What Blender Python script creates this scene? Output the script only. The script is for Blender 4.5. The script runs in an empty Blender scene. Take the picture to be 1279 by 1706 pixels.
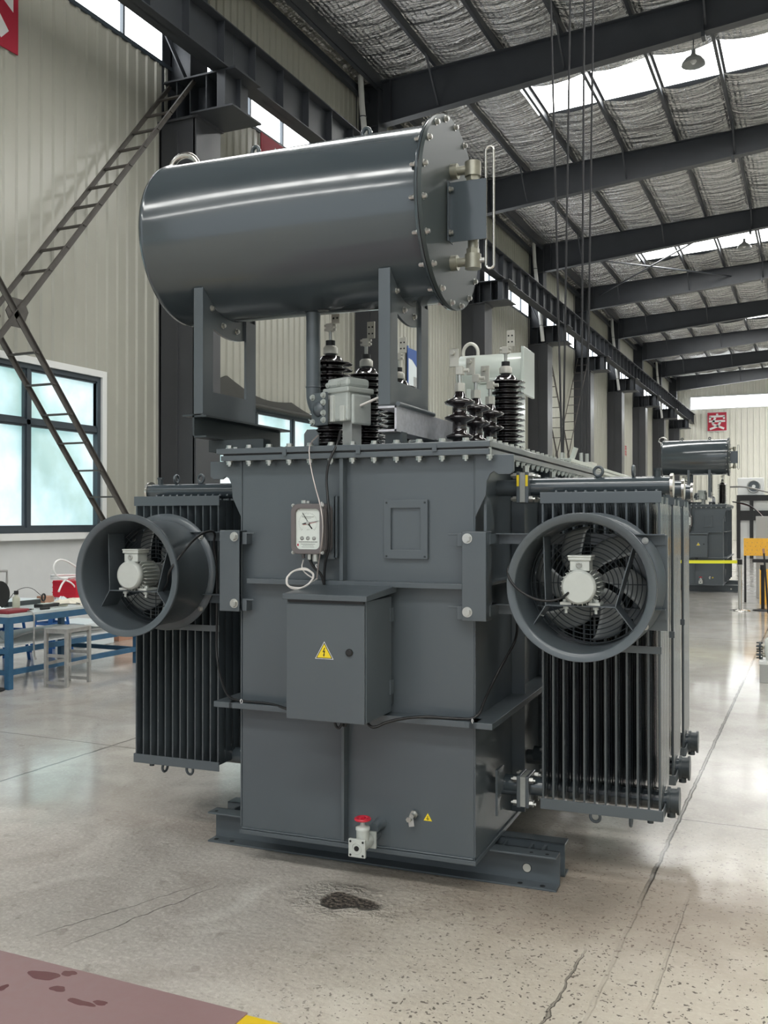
import bpy, math, random
from mathutils import Vector, Matrix
random.seed(4)
PI = math.pi; R = math.radians
S = bpy.context.scene
C = S.collection

# ------------------------------------------------------------------ camera, world, exposure
cam = bpy.data.cameras.new('camera'); camo = bpy.data.objects.new('camera', cam); C.objects.link(camo)
cam.sensor_fit = 'VERTICAL'; cam.sensor_height = 36.0; cam.lens = 36.0 * 1590 / 1706
cam.clip_end = 400
camo.location = (0, 0, 1.6)
camo.rotation_euler = (R(90) + math.atan(12 / 1590), 0, R(24.5))
S.camera = camo
S.view_settings.view_transform = 'Standard'; S.view_settings.look = 'None'
S.view_settings.gamma = 1; S.view_settings.use_curve_mapping = False
S.view_settings.exposure = 0.5
W = bpy.data.worlds.new('overcast'); S.world = W; W.use_nodes = True
wb = W.node_tree.nodes['Background']; wb.inputs[0].default_value = (.86, .93, 1, 1); wb.inputs[1].default_value = .9
SKYLIGHT = 12.0      # strength of the translucent roof panels
WINDOW = 1.15        # strength of daylight in the frosted side windows
CLERE = 5.0         # strength of daylight in the high window strips
DOOR = 3.0

# ------------------------------------------------------------------ materials
def mat(name, col, rough=.5, metal=0., coat=0., spec=.5, noise=None, bump=None, emit=None, alpha=None):
    m = bpy.data.materials.new(name); m.use_nodes = True
    nt = m.node_tree; b = nt.nodes['Principled BSDF']
    b.inputs['Base Color'].default_value = (*col, 1); b.inputs['Roughness'].default_value = rough
    b.inputs['Metallic'].default_value = metal; b.inputs['Coat Weight'].default_value = coat
    b.inputs['Coat Roughness'].default_value = .08; b.inputs['Specular IOR Level'].default_value = spec
    tc = nt.nodes.new('ShaderNodeTexCoord')
    if noise:                       # (scale, amount, roughness amount)
        n = nt.nodes.new('ShaderNodeTexNoise'); n.inputs['Scale'].default_value = noise[0]; n.inputs['Detail'].default_value = 6
        nt.links.new(tc.outputs['Object'], n.inputs['Vector'])
        mx = nt.nodes.new('ShaderNodeMix'); mx.data_type = 'RGBA'
        a = noise[1]
        mx.inputs[6].default_value = (*[c * (1 - a) for c in col], 1); mx.inputs[7].default_value = (*[min(1, c * (1 + a)) for c in col], 1)
        nt.links.new(n.outputs['Fac'], mx.inputs[0]); nt.links.new(mx.outputs[2], b.inputs['Base Color'])
        if len(noise) > 2:
            mr = nt.nodes.new('ShaderNodeMapRange'); mr.inputs[1].default_value = .3; mr.inputs[2].default_value = .7
            mr.inputs[3].default_value = max(.02, rough - noise[2]); mr.inputs[4].default_value = rough + noise[2]
            nt.links.new(n.outputs['Fac'], mr.inputs[0]); nt.links.new(mr.outputs[0], b.inputs['Roughness'])
    if bump:
        n = nt.nodes.new('ShaderNodeTexNoise'); n.inputs['Scale'].default_value = bump[0]; n.inputs['Detail'].default_value = 5
        nt.links.new(tc.outputs['Object'], n.inputs['Vector'])
        bp = nt.nodes.new('ShaderNodeBump'); bp.inputs['Strength'].default_value = bump[1]; bp.inputs['Distance'].default_value = bump[2]
        nt.links.new(n.outputs['Fac'], bp.inputs['Height']); nt.links.new(bp.outputs['Normal'], b.inputs['Normal'])
    if emit:
        b.inputs['Emission Color'].default_value = (*emit[0], 1); b.inputs['Emission Strength'].default_value = emit[1]
    return m

def srgb(r, g, b):
    f = lambda c: (c / 12.92 if c <= .04045 else ((c + .055) / 1.055) ** 2.4)
    return (f(r / 255), f(g / 255), f(b / 255))

PAINT = mat('grey_paint', (.076, .091, .102), .34, coat=.25, noise=(3, .08, .06), bump=(18, .06, .004))
PAINT_GLOSS = mat('glossy_grey_paint', (.052, .066, .075), .18, coat=.6, noise=(2, .06, .05), bump=(5, .05, .01))
END_PAINT = mat('end_cover_paint', (.045, .056, .056), .42, spec=.3)
PAINT_DARK = mat('dark_grey_paint', (.035, .045, .05), .4, noise=(6, .15))
FINPAINT = mat('fin_paint', (.058, .070, .078), .25, coat=.3, noise=(8, .08))
STEEL = mat('zinc_bolt', (.50, .50, .475), .32, metal=.9, noise=(60, .15))
GALV = mat('galvanised_steel', (.50, .50, .54), .5, metal=.5, noise=(45, .3), bump=(80, .2, .002))
CAST = mat('cast_metal', (.36, .37, .35), .55, metal=.35, noise=(40, .12), bump=(120, .25, .001))
MOTOR = mat('motor_grey', (.50, .52, .49), .45, metal=.1, noise=(30, .08))
RELAY = mat('relay_grey', (.42, .45, .43), .5, metal=.25, noise=(40, .1), bump=(140, .2, .001))
BRONZE = mat('valve_brass_grey', (.34, .33, .27), .35, metal=.6, noise=(30, .2))
PORC = mat('brown_black_porcelain', (.012, .008, .009), .06, coat=1)
BLADE = mat('fan_blade_metal', (.34, .35, .34), .4, metal=.25, noise=(12, .12))
BLACK = mat('black_rubber', (.010, .010, .011), .45)
SEAL_AND_SHADE = mat('dark_gasket_and_shade', (.015, .015, .017), .5)  # gaskets, and the painted shade gap under the cabinet lid
WIRE_W = mat('pale_cable', (.62, .59, .56), .4)
BRONZE_TUBE = mat('capillary_tube', (.42, .37, .35), .3, metal=.7)
CAP = mat('bushing_cap', (.56, .55, .50), .4, metal=.2)
BRACE = mat('weathered_brown_steel', (.075, .068, .062), .6, noise=(8, .35), bump=(30, .2, .004))
STRUCT = mat('structural_grey', (.034, .038, .045), .5, noise=(2, .2), bump=(10, .1, .004))
COLUMN = mat('column_grey', (.050, .052, .058), .38, noise=(1.2, .18, .08), bump=(6, .1, .006))
PVC = mat('white_pvc', (.62, .62, .6), .4)
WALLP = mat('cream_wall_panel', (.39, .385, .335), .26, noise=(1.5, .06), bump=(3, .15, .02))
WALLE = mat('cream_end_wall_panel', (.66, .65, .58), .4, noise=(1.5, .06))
PLASTER = mat('pale_plaster', (.62, .63, .63), .75, noise=(4, .08), bump=(20, .1, .004))
ALU = mat('dark_window_frame', (.045, .06, .075), .4)
WHITE = mat('white_paint', (.75, .76, .75), .5)
SKYL = mat('translucent_roof_panel', (.8, .8, .78), .5, emit=((1, 1, .97), SKYLIGHT))
CLEREM = mat('bright_high_window', (.8, .8, .8), .4, emit=((.93, .97, 1), CLERE))
YELLOW = mat('sign_yellow', srgb(232, 205, 40), .4)
BLACKINK = mat('black_ink', (.006, .006, .006), .5)
WHITEINK = mat('white_ink', (.75, .74, .74), .5)
REDP = mat('hand_wheel_red', (.55, .012, .035), .3, coat=.4)
SIGNRED = mat('sign_red', srgb(170, 30, 55), .5)
FACE = mat('dial_face', (.62, .66, .62), .35)
BEZEL = mat('gauge_housing', (.13, .115, .115), .4, bump=(150, .2, .0006))
BLUE = mat('blue_bench_paint', (.028, .10, .19), .45, noise=(12, .3))
BENCHTOP = mat('worn_bench_top', (.48, .52, .52), .4, noise=(8, .2))
BLUEPL = mat('blue_plastic', (.02, .12, .38), .4)
STOOLM = mat('raw_steel_stool', (.34, .335, .32), .5, metal=.3, noise=(20, .3))
CRATE = mat('red_plastic', (.62, .015, .04), .4)
HOSE = mat('white_hose', (.78, .77, .76), .4)
PALE = mat('pale_green_paint', (.46, .50, .46), .3, coat=.3, noise=(5, .05))
ORANGE = mat('yellow_orange_panel', srgb(240, 180, 60), .5, noise=(30, .12))
BELT = mat('yellow_belt', srgb(235, 232, 60), .5)
INOX = mat('polished_steel', (.62, .6, .56), .22, metal=1)
ROPE = mat('steel_rope', (.035, .035, .038), .5, metal=.3)
TARP = mat('dark_tarpaulin', (.045, .045, .040), .7, noise=(3, .2))
MATM = mat('red_rubber_mat', (.29, .185, .185), .5, noise=(25, .1, .1), bump=(60, .2, .002))
WETM = mat('wet_stain', (.15, .06, .065), .15, noise=(20, .1))
FLOORYEL = mat('yellow_floor_paint', srgb(225, 190, 40), .5)
PAPER = mat('cream_paper', (.7, .66, .55), .7)
BROWN = mat('brown_box', (.40, .22, .15), .7, noise=(8, .2))
POSTER = mat('poster_white', (.68, .74, .76), .5)
POSTERB = mat('poster_blue', (.02, .08, .30), .5)
GREYCAB = mat('light_grey_cabinet', (.42, .42, .41), .5)
CABLER = mat('dark_red_cable', (.16, .02, .03), .4)
OLIVE = mat('bottle_plastic', (.42, .42, .33), .3)

def foil_mat():
    m = mat('silver_foil_insulation', (.64, .64, .63), .26, metal=1)
    nt = m.node_tree; b = nt.nodes['Principled BSDF']
    tc = nt.nodes.new('ShaderNodeTexCoord')
    mp = nt.nodes.new('ShaderNodeMapping'); mp.inputs['Scale'].default_value = (.55, 3.4, 1)
    nt.links.new(tc.outputs['Object'], mp.inputs['Vector'])
    n = nt.nodes.new('ShaderNodeTexNoise'); n.inputs['Scale'].default_value = 1.1; n.inputs['Detail'].default_value = 7; n.inputs['Distortion'].default_value = .6
    nt.links.new(mp.outputs[0], n.inputs['Vector'])
    n2 = nt.nodes.new('ShaderNodeTexNoise'); n2.inputs['Scale'].default_value = 11; n2.inputs['Detail'].default_value = 5
    nt.links.new(tc.outputs['Object'], n2.inputs['Vector'])
    w = nt.nodes.new('ShaderNodeTexWave'); w.inputs['Scale'].default_value = 2.5; w.inputs['Distortion'].default_value = .6; w.bands_direction = 'X'
    nt.links.new(tc.outputs['Object'], w.inputs['Vector'])
    a1 = nt.nodes.new('ShaderNodeMath'); a1.operation = 'MULTIPLY_ADD'; a1.inputs[1].default_value = .16
    nt.links.new(n2.outputs['Fac'], a1.inputs[0]); nt.links.new(n.outputs['Fac'], a1.inputs[2])
    a2 = nt.nodes.new('ShaderNodeMath'); a2.operation = 'MULTIPLY_ADD'; a2.inputs[1].default_value = .03
    nt.links.new(w.outputs['Fac'], a2.inputs[0]); nt.links.new(a1.outputs[0], a2.inputs[2])
    bp = nt.nodes.new('ShaderNodeBump'); bp.inputs['Strength'].default_value = 1; bp.inputs['Distance'].default_value = .55
    nt.links.new(a2.outputs[0], bp.inputs['Height']); nt.links.new(bp.outputs['Normal'], b.inputs['Normal'])
    return m
FOIL = foil_mat()

def window_mat(k=1.):
    m = bpy.data.materials.new('frosted_window_glass'); m.use_nodes = True; nt = m.node_tree
    b = nt.nodes['Principled BSDF']; b.inputs['Roughness'].default_value = .15; b.inputs['Base Color'].default_value = (.5, .55, .55, 1)
    tc = nt.nodes.new('ShaderNodeTexCoord'); n = nt.nodes.new('ShaderNodeTexNoise'); n.inputs['Scale'].default_value = 1.1; n.inputs['Detail'].default_value = 7
    nt.links.new(tc.outputs['Object'], n.inputs['Vector'])
    cr = nt.nodes.new('ShaderNodeValToRGB'); e = cr.color_ramp.elements
    e[0].position = .36; e[0].color = (.15, .28, .27, 1); e[1].position = .62; e[1].color = (.42, .50, .52, 1)
    x = e.new(.49); x.color = (.25, .40, .42, 1)
    nt.links.new(n.outputs['Fac'], cr.inputs[0]); nt.links.new(cr.outputs[0], b.inputs['Emission Color'])
    b.inputs['Emission Strength'].default_value = WINDOW * k
    return m
GLASSW = window_mat(); GLASSR = window_mat(.55)

def floor_mat():
    m = bpy.data.materials.new('worn_concrete_floor'); m.use_nodes = True; nt = m.node_tree; L = nt.links
    b = nt.nodes['Principled BSDF']
    def N(t, **k):
        n = nt.nodes.new(t)
        for a, v in k.items(): setattr(n, a, v)
        return n
    tc = N('ShaderNodeTexCoord'); sp = N('ShaderNodeSeparateXYZ'); L.new(tc.outputs['Object'], sp.inputs[0])
    def noise(scale, detail=6, dist=0, vec=None):
        n = N('ShaderNodeTexNoise'); n.inputs['Scale'].default_value = scale; n.inputs['Detail'].default_value = detail; n.inputs['Distortion'].default_value = dist
        L.new(vec or tc.outputs['Object'], n.inputs['Vector']); return n.outputs['Fac']
    def math_(op, a, b_=None, c=None, clamp=False):
        n = N('ShaderNodeMath', operation=op, use_clamp=clamp)
        for i, v in enumerate((a, b_, c)):
            if v is None: continue
            if isinstance(v, (int, float)): n.inputs[i].default_value = v
            else: L.new(v, n.inputs[i])
        return n.outputs[0]
    def ramp(v, a, b_, x=0., y=1.):
        n = N('ShaderNodeMapRange'); n.interpolation_type = 'SMOOTHSTEP'
        for i, q in zip((1, 2, 3, 4), (a, b_, x, y)): n.inputs[i].default_value = q
        L.new(v, n.inputs[0]); return n.outputs[0]
    def mix(f, a, b_):
        n = N('ShaderNodeMix', data_type='RGBA')
        if isinstance(f, (int, float)): n.inputs[0].default_value = f
        else: L.new(f, n.inputs[0])
        for i, v in ((6, a), (7, b_)):
            if isinstance(v, tuple): n.inputs[i].default_value = (*v, 1)
            else: L.new(v, n.inputs[i])
        return n.outputs[2]
    X, Y = sp.outputs[0], sp.outputs[1]
    wob = math_('MULTIPLY_ADD', noise(9, 6), .05, -.025)
    big = noise(.45, 7, .4); mid = noise(3.2, 8, .3); fine = noise(55, 4)
    col = mix(ramp(big, .35, .68), (.42, .39, .35), (.54, .51, .46))
    col = mix(math_('MULTIPLY', ramp(mid, .3, .75), .6), col, (.36, .32, .285))
    col = mix(math_('MULTIPLY', ramp(fine, .45, .75), .45), col, (.68, .66, .61))
    col = mix(math_('MULTIPLY', ramp(noise(17, 8, .5), .60, .70), .5), col, (.25, .215, .185))
    patch = noise(1.4, 10, 1.2)
    col = mix(math_('MULTIPLY', ramp(patch, .52, .66), .45), col, (.66, .64, .59))
    col = mix(math_('MULTIPLY', ramp(patch, .46, .36), .45), col, (.31, .275, .24))
    grit = noise(110, 3)
    col = mix(math_('MULTIPLY', ramp(grit, .62, .70), .35), col, (.20, .17, .15))
    # warm, exposed aggregate area at the near right (x > -1.2, y < 5)
    ag = math_('MULTIPLY', ramp(math_('ADD', X, math_('MULTIPLY', noise(.9, 5), 1.2)), -1.6, -.3), ramp(Y, 6.0, 3.9))
    col = mix(math_('MULTIPLY', ag, .5), col, (.56, .49, .37))
    vo = N('ShaderNodeTexVoronoi'); vo.inputs['Scale'].default_value = 62; vo.inputs['Randomness'].default_value = 1
    wv = N('ShaderNodeTexNoise'); wv.inputs['Scale'].default_value = 30; L.new(tc.outputs['Object'], wv.inputs['Vector'])
    wm = N('ShaderNodeMix', data_type='RGBA'); wm.blend_type = 'LINEAR_LIGHT'; wm.inputs[0].default_value = .03; L.new(tc.outputs['Object'], wm.inputs[6]); L.new(wv.outputs['Color'], wm.inputs[7]); L.new(wm.outputs[2], vo.inputs['Vector'])
    vc = N('ShaderNodeSeparateColor'); L.new(vo.outputs['Color'], vc.inputs[0])
    spk = math_('MULTIPLY', ramp(math_('DIVIDE', vo.outputs['Distance'], math_('ADD', vc.outputs[1], .25)), .42, .30), math_('MULTIPLY', ramp(vc.outputs[0], .55, .57), ag))
    col = mix(math_('MULTIPLY', spk, .9), col, (.07, .052, .042))
    # darker brown patches under and in front of the transformer
    def spot(cx, cy, rx, ry, soft=.4, amt=.35):
        dx = math_('DIVIDE', math_('SUBTRACT', X, cx), rx); dy = math_('DIVIDE', math_('SUBTRACT', Y, cy), ry)
        d = math_('SQRT', math_('ADD', math_('MULTIPLY', dx, dx), math_('MULTIPLY', dy, dy)))
        d = math_('ADD', d, math_('MULTIPLY_ADD', noise(5, 6), amt * 2, -amt))
        return ramp(d, 1 + soft, 1 - soft)
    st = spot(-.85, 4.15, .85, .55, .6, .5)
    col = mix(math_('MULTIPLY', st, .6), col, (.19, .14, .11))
    st2 = spot(-3.2, 4.3, 1.6, .35, .5, .6)
    col = mix(math_('MULTIPLY', st2, .35), col, (.24, .19, .155))
    hole = math_('MAXIMUM', spot(-1.83, 3.565, .085, .085, .12, .8), spot(-1.74, 3.59, .09, .05, .3, .7))
    col = mix(hole, col, mix(ramp(noise(60, 6), .42, .6), (.045, .034, .026), (.21, .17, .135)))
    halo = spot(-1.83, 3.56, .20, .14, .5, .8)
    # saw-cut joints and cracks
    def line(v, at, w, wm=1.):
        d = math_('ABSOLUTE', math_('SUBTRACT', math_('ADD', v, math_('MULTIPLY', wob, wm)), at))
        return ramp(d, w, w * .35)
    j = line(X, -.685, .012, .5)
    j = math_('MULTIPLY', j, ramp(Y, 4.0, 4.5, .12, 1))
    j2 = math_('MULTIPLY', line(Y, 5.3, .006, .3), ramp(X, -.72, -.68))
    j3 = math_('MULTIPLY', line(Y, 5.35, .007, .3), ramp(X, -2.9, -3.0))
    jx = math_('MULTIPLY', line(X, -4.55, .012, .5), ramp(Y, 3.9, 4.1))
    modY = math_('PINGPONG', math_('ADD', Y, 1.5), 3.0)
    j4 = math_('MULTIPLY', line(modY, 3.0, .012, .2), ramp(Y, 9, 10))
    def crack(kx, at, y0, y1, wob_=1.6, w=.004):
        return math_('MULTIPLY', line(math_('ADD', math_('MULTIPLY', Y, -kx), X), at, w, wob_), math_('MULTIPLY', ramp(Y, y0 - .1, y0 + .1), ramp(Y, y1 + .1, y1 - .1)))
    cr1 = crack(.4, -3.86, 2.85, 3.5); cr2 = crack(0, -.80, 2.9, 3.5, 1.2, .006); cr3 = crack(.25, -3.265, 2.85, 3.5); cr4 = crack(0, -.51, 3.2, 4.2, .5, .008)
    jj = j
    jj = math_('MAXIMUM', jj, math_('MULTIPLY', cr3, .7)); jj = math_('MAXIMUM', jj, math_('MULTIPLY', cr4, .14))
    for q in (j2, j3, jx, j4, math_('MULTIPLY', cr1, .6), math_('MULTIPLY', cr2, .7)): jj = math_('MAXIMUM', jj, q)
    col = mix(math_('MULTIPLY', jj, .75), col, (.075, .062, .05))
    L.new(col, b.inputs['Base Color'])
    # polish: glossy slab far and to the left, broken dry concrete near the camera
    gl = math_('MAXIMUM', ramp(math_('ADD', Y, math_('MULTIPLY', mid, 1.2)), 4.5, 6.2), math_('MULTIPLY', ramp(X, -2.9, -4.2), ramp(math_('ADD', Y, mid), 4.0, 4.9)))
    ro = math_('ADD', math_('MULTIPLY_ADD', gl, -.38, .70), math_('MULTIPLY', ramp(mid, .35, .7), .10))
    L.new(ro, b.inputs['Roughness'])
    b.inputs['Specular IOR Level'].default_value = .6; L.new(gl, b.inputs['Coat Weight']); b.inputs['Coat Roughness'].default_value = .12; b.inputs['Coat IOR'].default_value = 1.6
    h = math_('ADD', math_('MULTIPLY', noise(38, 7), .5), math_('MULTIPLY', noise(6, 8), 1.3))
    h = math_('MULTIPLY', h, math_('MULTIPLY_ADD', gl, -.93, 1.0))
    h = math_('ADD', h, math_('MULTIPLY', jj, -2.0))
    h = math_('ADD', h, math_('MULTIPLY', hole, math_('MULTIPLY_ADD', noise(70, 6), 5.0, -6.0)))
    h = math_('ADD', h, math_('MULTIPLY', math_('MULTIPLY', halo, noise(45, 4)), 4.0))
    bp = N('ShaderNodeBump'); bp.inputs['Strength'].default_value = .9; bp.inputs['Distance'].default_value = .014
    L.new(h, bp.inputs['Height']); L.new(bp.outputs['Normal'], b.inputs['Normal'])
    return m
FLOORM = floor_mat()

# ------------------------------------------------------------------ mesh builder
def frame_of(d):
    d = Vector(d).normalized()
    u = d.cross(Vector((0, 0, 1)))
    if u.length < 1e-4: u = d.cross(Vector((1, 0, 0)))
    u.normalize(); return u, u.cross(d).normalized() * -1

class MB:
    def __init__(s): s.v = []; s.f = []; s.sm = []; s.mi = []; s.cur = 0
    def face(s, idx, sm=False): s.f.append(idx); s.sm.append(sm); s.mi.append(s.cur)
    def add(s, vs): n = len(s.v); s.v += [tuple(v) for v in vs]; return n
    def box(s, x0, x1, y0, y1, z0, z1, M=None):
        vs = [Vector((x, y, z)) for z in (z0, z1) for y in (y0, y1) for x in (x0, x1)]
        if M: vs = [M @ v for v in vs]
        n = s.add(vs)
        for q in ((0, 2, 3, 1), (4, 5, 7, 6), (0, 1, 5, 4), (2, 6, 7, 3), (0, 4, 6, 2), (1, 3, 7, 5)): s.face([n + i for i in q])
        return s
    def bar(s, p, q, w, h, up=(0, 0, 1)):       # box along p->q, w sideways, h along up
        p, q = Vector(p), Vector(q); d = (q - p).normalized(); up = Vector(up)
        u = d.cross(up)
        if u.length < 1e-4: u = d.cross(Vector((1, 0, 0)))
        u.normalize(); v = u.cross(d).normalized()
        n = s.add([a + u * (i * w / 2) + v * (j * h / 2) for a in (p, q) for j in (-1, 1) for i in (-1, 1)])
        for k in ((0, 1, 3, 2), (4, 6, 7, 5), (0, 4, 5, 1), (2, 3, 7, 6), (0, 2, 6, 4), (1, 5, 7, 3)): s.face([n + i for i in k])
        return s
    def loft(s, rings, close=True, caps=True, sm=True):
        m = len(rings[0]); base = [s.add(r) for r in rings]
        for a, b in zip(base, base[1:]):
            for i in range(m if close else m - 1):
                j = (i + 1) % m; s.face([a + i, a + j, b + j, b + i], sm)
        if caps:
            n = s.add(rings[0]); s.face([n + i for i in reversed(range(m))])
            n = s.add(rings[-1]); s.face([n + i for i in range(m)])
        return s
    def cyl(s, p, q, r, r2=None, n=20, caps=True):
        p, q = Vector(p), Vector(q); u, v = frame_of(q - p); r2 = r if r2 is None else r2
        ring = lambda c, rr: [c + u * rr * math.cos(2 * PI * i / n) + v * rr * math.sin(2 * PI * i / n) for i in range(n)]
        return s.loft([ring(p, r), ring(q, r2)], caps=caps, sm=n > 8)
    def lathe(s, p, d, prof, n=28, sm=True, caps=True):     # prof: (along, radius)
        p, d = Vector(p), Vector(d).normalized(); u, v = frame_of(d)
        rs = [[p + d * a + u * r * math.cos(2 * PI * i / n) + v * r * math.sin(2 * PI * i / n) for i in range(n)] for a, r in prof]
        return s.loft(rs, caps=caps, sm=sm)
    def tube(s, pts, r, n=10, smooth=0):
        P = [Vector(p) for p in pts]
        for _ in range(smooth):
            Q = [P[0]]
            for a, b in zip(P, P[1:]): Q += [a * .75 + b * .25, a * .25 + b * .75]
            Q.append(P[-1]); P = Q
        rings = []; u = None
        for i, p in enumerate(P):
            d = (P[min(i + 1, len(P) - 1)] - P[max(i - 1, 0)]).normalized()
            if u is None: u, _ = frame_of(d)
            u = (u - d * u.dot(d)).normalized(); v = d.cross(u)
            rings.append([p + u * r * math.cos(2 * PI * k / n) + v * r * math.sin(2 * PI * k / n) for k in range(n)])
        return s.loft(rings)
    def torus(s, c, axis, Rr, r, n=48, m=8, a0=0, a1=2 * PI):
        c = Vector(c); u, v = frame_of(axis); ax = Vector(axis).normalized(); rings = []
        full = abs(a1 - a0 - 2 * PI) < 1e-6
        for i in range(n + 1):
            a = a0 + (a1 - a0) * i / n; e = u * math.cos(a) + v * math.sin(a)
            rings.append([c + e * (Rr + r * math.cos(2 * PI * k / m)) + ax * r * math.sin(2 * PI * k / m) for k in range(m)])
        return s.loft(rings, caps=not full)
    def prism(s, poly, axis, a, b):     # poly: 2-D outline; axis 'x','y','z'; a..b along it
        def P(u, v, w): return {'x': (w, u, v), 'y': (u, w, v), 'z': (u, v, w)}[axis]
        m = len(poly); n = s.add([P(u, v, a) for u, v in poly] + [P(u, v, b) for u, v in poly])
        s.face([n + i for i in range(m)]); s.face([n + m + i for i in reversed(range(m))])
        for i in range(m):
            j = (i + 1) % m; s.face([n + i, n + m + i, n + m + j, n + j])
        return s
    def frame(s, o, i, axis, a, b):     # rectangular ring: o, i = (u0, u1, v0, v1)
        for u0, u1, v0, v1 in ((o[0], o[1], o[2], i[2]), (o[0], o[1], i[3], o[3]), (o[0], i[0], i[2], i[3]), (i[1], o[1], i[2], i[3])):
            s.prism([(u0, v0), (u1, v0), (u1, v1), (u0, v1)], axis, a, b)
        return s
    def channel(s, p, q, w, h, t=.008, up=(0, 0, 1), side=1):     # C section: web on +side, flanges
        p, q = Vector(p), Vector(q); d = (q - p).normalized(); up = Vector(up); u = d.cross(up).normalized() * side
        s.bar(p + u * (w / 2 - t / 2), q + u * (w / 2 - t / 2), t, h, up)
        for k in (-1, 1): s.bar(p + up * k * (h / 2 - t / 2), q + up * k * (h / 2 - t / 2), w, t, up)
        return s
    def ibeam(s, p, q, w, h, t=.01, tw=.008, up=(0, 0, 1)):
        p, q, up = Vector(p), Vector(q), Vector(up)
        s.bar(p, q, tw, h, up)
        for k in (-1, 1): s.bar(p + up * k * (h / 2 - t / 2), q + up * k * (h / 2 - t / 2), w, t, up)
        return s
    def build(s, name, m, parent=None, bevel=0., loc=None):
        me = bpy.data.meshes.new(name); me.from_pydata(s.v, [], s.f)
        for mm in (m if isinstance(m, (list, tuple)) else [m]): me.materials.append(mm)
        me.polygons.foreach_set('use_smooth', s.sm); me.polygons.foreach_set('material_index', s.mi)
        me.update()
        import bmesh
        bm = bmesh.new(); bm.from_mesh(me); bmesh.ops.recalc_face_normals(bm, faces=bm.faces); bm.to_mesh(me); bm.free()
        o = bpy.data.objects.new(name, me); C.objects.link(o)
        if loc: o.location = loc
        if parent: o.parent = parent
        if bevel:
            b = o.modifiers.new('bevel', 'BEVEL'); b.width = bevel; b.segments = 2; b.limit_method = 'ANGLE'; b.angle_limit = R(50)
        return o

def tag(o, label=None, cat=None, group=None, kind=None):
    if label: o['label'] = label
    if cat: o['category'] = cat
    if group: o['group'] = group
    if kind: o['kind'] = kind
    return o
def thing(name, label, cat, loc=(0, 0, 0), rz=0., group=None):
    o = bpy.data.objects.new(name, None); C.objects.link(o); o.location = loc; o.rotation_euler = (0, 0, rz)
    o.empty_display_size = .1
    return tag(o, label, cat, group)
def struct(o): o['kind'] = 'structure'; return o
def B(*a): return MB().box(*a)
def dup(o, loc=None, parent=None, rot=None):
    c = o.copy(); C.objects.link(c)
    if loc is not None: c.location = loc
    if rot is not None: c.rotation_euler = rot
    if parent is not None: c.parent = parent
    return c
KIDS = {}
def copy_tree(o, parent, skip=()):
    c = o.copy(); C.objects.link(c)
    if parent: c.parent = parent
    for ch in list(o.children):
        if ch.name.split('.')[0] in skip: continue
        copy_tree(ch, c, skip)
    return c
def hexhead(r=.014, h=.012, wash=True):
    m = MB()
    if wash: m.cyl((0, 0, 0), (0, 0, .003), r * 1.35, n=16)
    m.cyl((0, 0, .003), (0, 0, .003 + h), r, n=6); m.cyl((0, 0, .003 + h), (0, 0, .006 + h), r * .7, n=12)
    return m
ROTS = {'+z': (0, 0, 0), '-z': (PI, 0, 0), '-y': (PI / 2, 0, 0), '+y': (-PI / 2, 0, 0), '+x': (0, PI / 2, 0), '-x': (0, -PI / 2, 0)}
_bolt = {}
def bolt(name, loc, d, parent, r=.014, h=.012, m=None):
    k = (name, r, h)
    if k not in _bolt:
        me_o = hexhead(r, h).build(name, m or STEEL, parent); _bolt[k] = me_o; o = me_o
    else: o = dup(_bolt[k], parent=parent)
    o.location = loc; o.rotation_euler = ROTS[d] if isinstance(d, str) else d
    return o

def rrect(x0, x1, z0, z1, r, n=6):
    P = []
    for cx_, cz_, a in ((x1 - r, z1 - r, 0), (x0 + r, z1 - r, 90), (x0 + r, z0 + r, 180), (x1 - r, z0 + r, 270)):
        P += [(cx_ + r * math.cos(R(a + 90 * k / n)), cz_ + r * math.sin(R(a + 90 * k / n))) for k in range(n + 1)]
    return P
def ringprism(o, i, a, b):
    m = MB(); n = len(o); base = m.add([(u, a, w) for u, w in o] + [(u, a, w) for u, w in i] + [(u, b, w) for u, w in o] + [(u, b, w) for u, w in i])
    for k in range(n):
        j = (k + 1) % n
        m.face([base + k, base + j, base + n + j, base + n + k]); m.face([base + 2 * n + k, base + 3 * n + k, base + 3 * n + j, base + 2 * n + j])
        m.face([base + k, base + 2 * n + k, base + 2 * n + j, base + j]); m.face([base + n + k, base + n + j, base + 3 * n + j, base + 3 * n + k])
    return m

# ================================================================== THE HALL
WX = -10.3; YC = [13.6 + 7.6 * k for k in range(-4, 9)]; FARY = 78.0; NEARY = -20.0; RX = 13.0; RIDGE = 1.6
rz_top = lambda x: 12.30 + .048 * ((x if x < RIDGE else 2 * RIDGE - x) + 9.5)
rz_bot = lambda x: 11.25 + .090 * ((x if x < RIDGE else 2 * RIDGE - x) + 9.5)

struct(B(WX - .4, RX + .3, NEARY, FARY + .3, -.3, 0).build('floor', FLOORM))

def corrugated(y0, y1, z0, z1, x, pitch=.24, d=.028, sgn=1):
    m = MB(); pts = []; y = y0; k = 0
    seq = [(0, 0), (.52, 0), (.62, 1), (.90, 1), (1.0, 0)]
    n = max(1, round((y1 - y0) / pitch)); p = (y1 - y0) / n
    for i in range(n):
        for a, b in seq[:-1]: pts.append((y0 + (i + a) * p, x + sgn * d * b))
    pts.append((y1, x))
    lo = [(px, py, z0) for py, px in pts]; hi = [(px, py, z1) for py, px in pts]
    m.loft([lo, hi], close=False, caps=False, sm=False)
    return m
def join(*ms):
    r = MB()
    for m in ms:
        n = len(r.v); r.v += m.v; r.f += [[n + i for i in f] for f in m.f]; r.sm += m.sm; r.mi += m.mi
    return r

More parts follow.
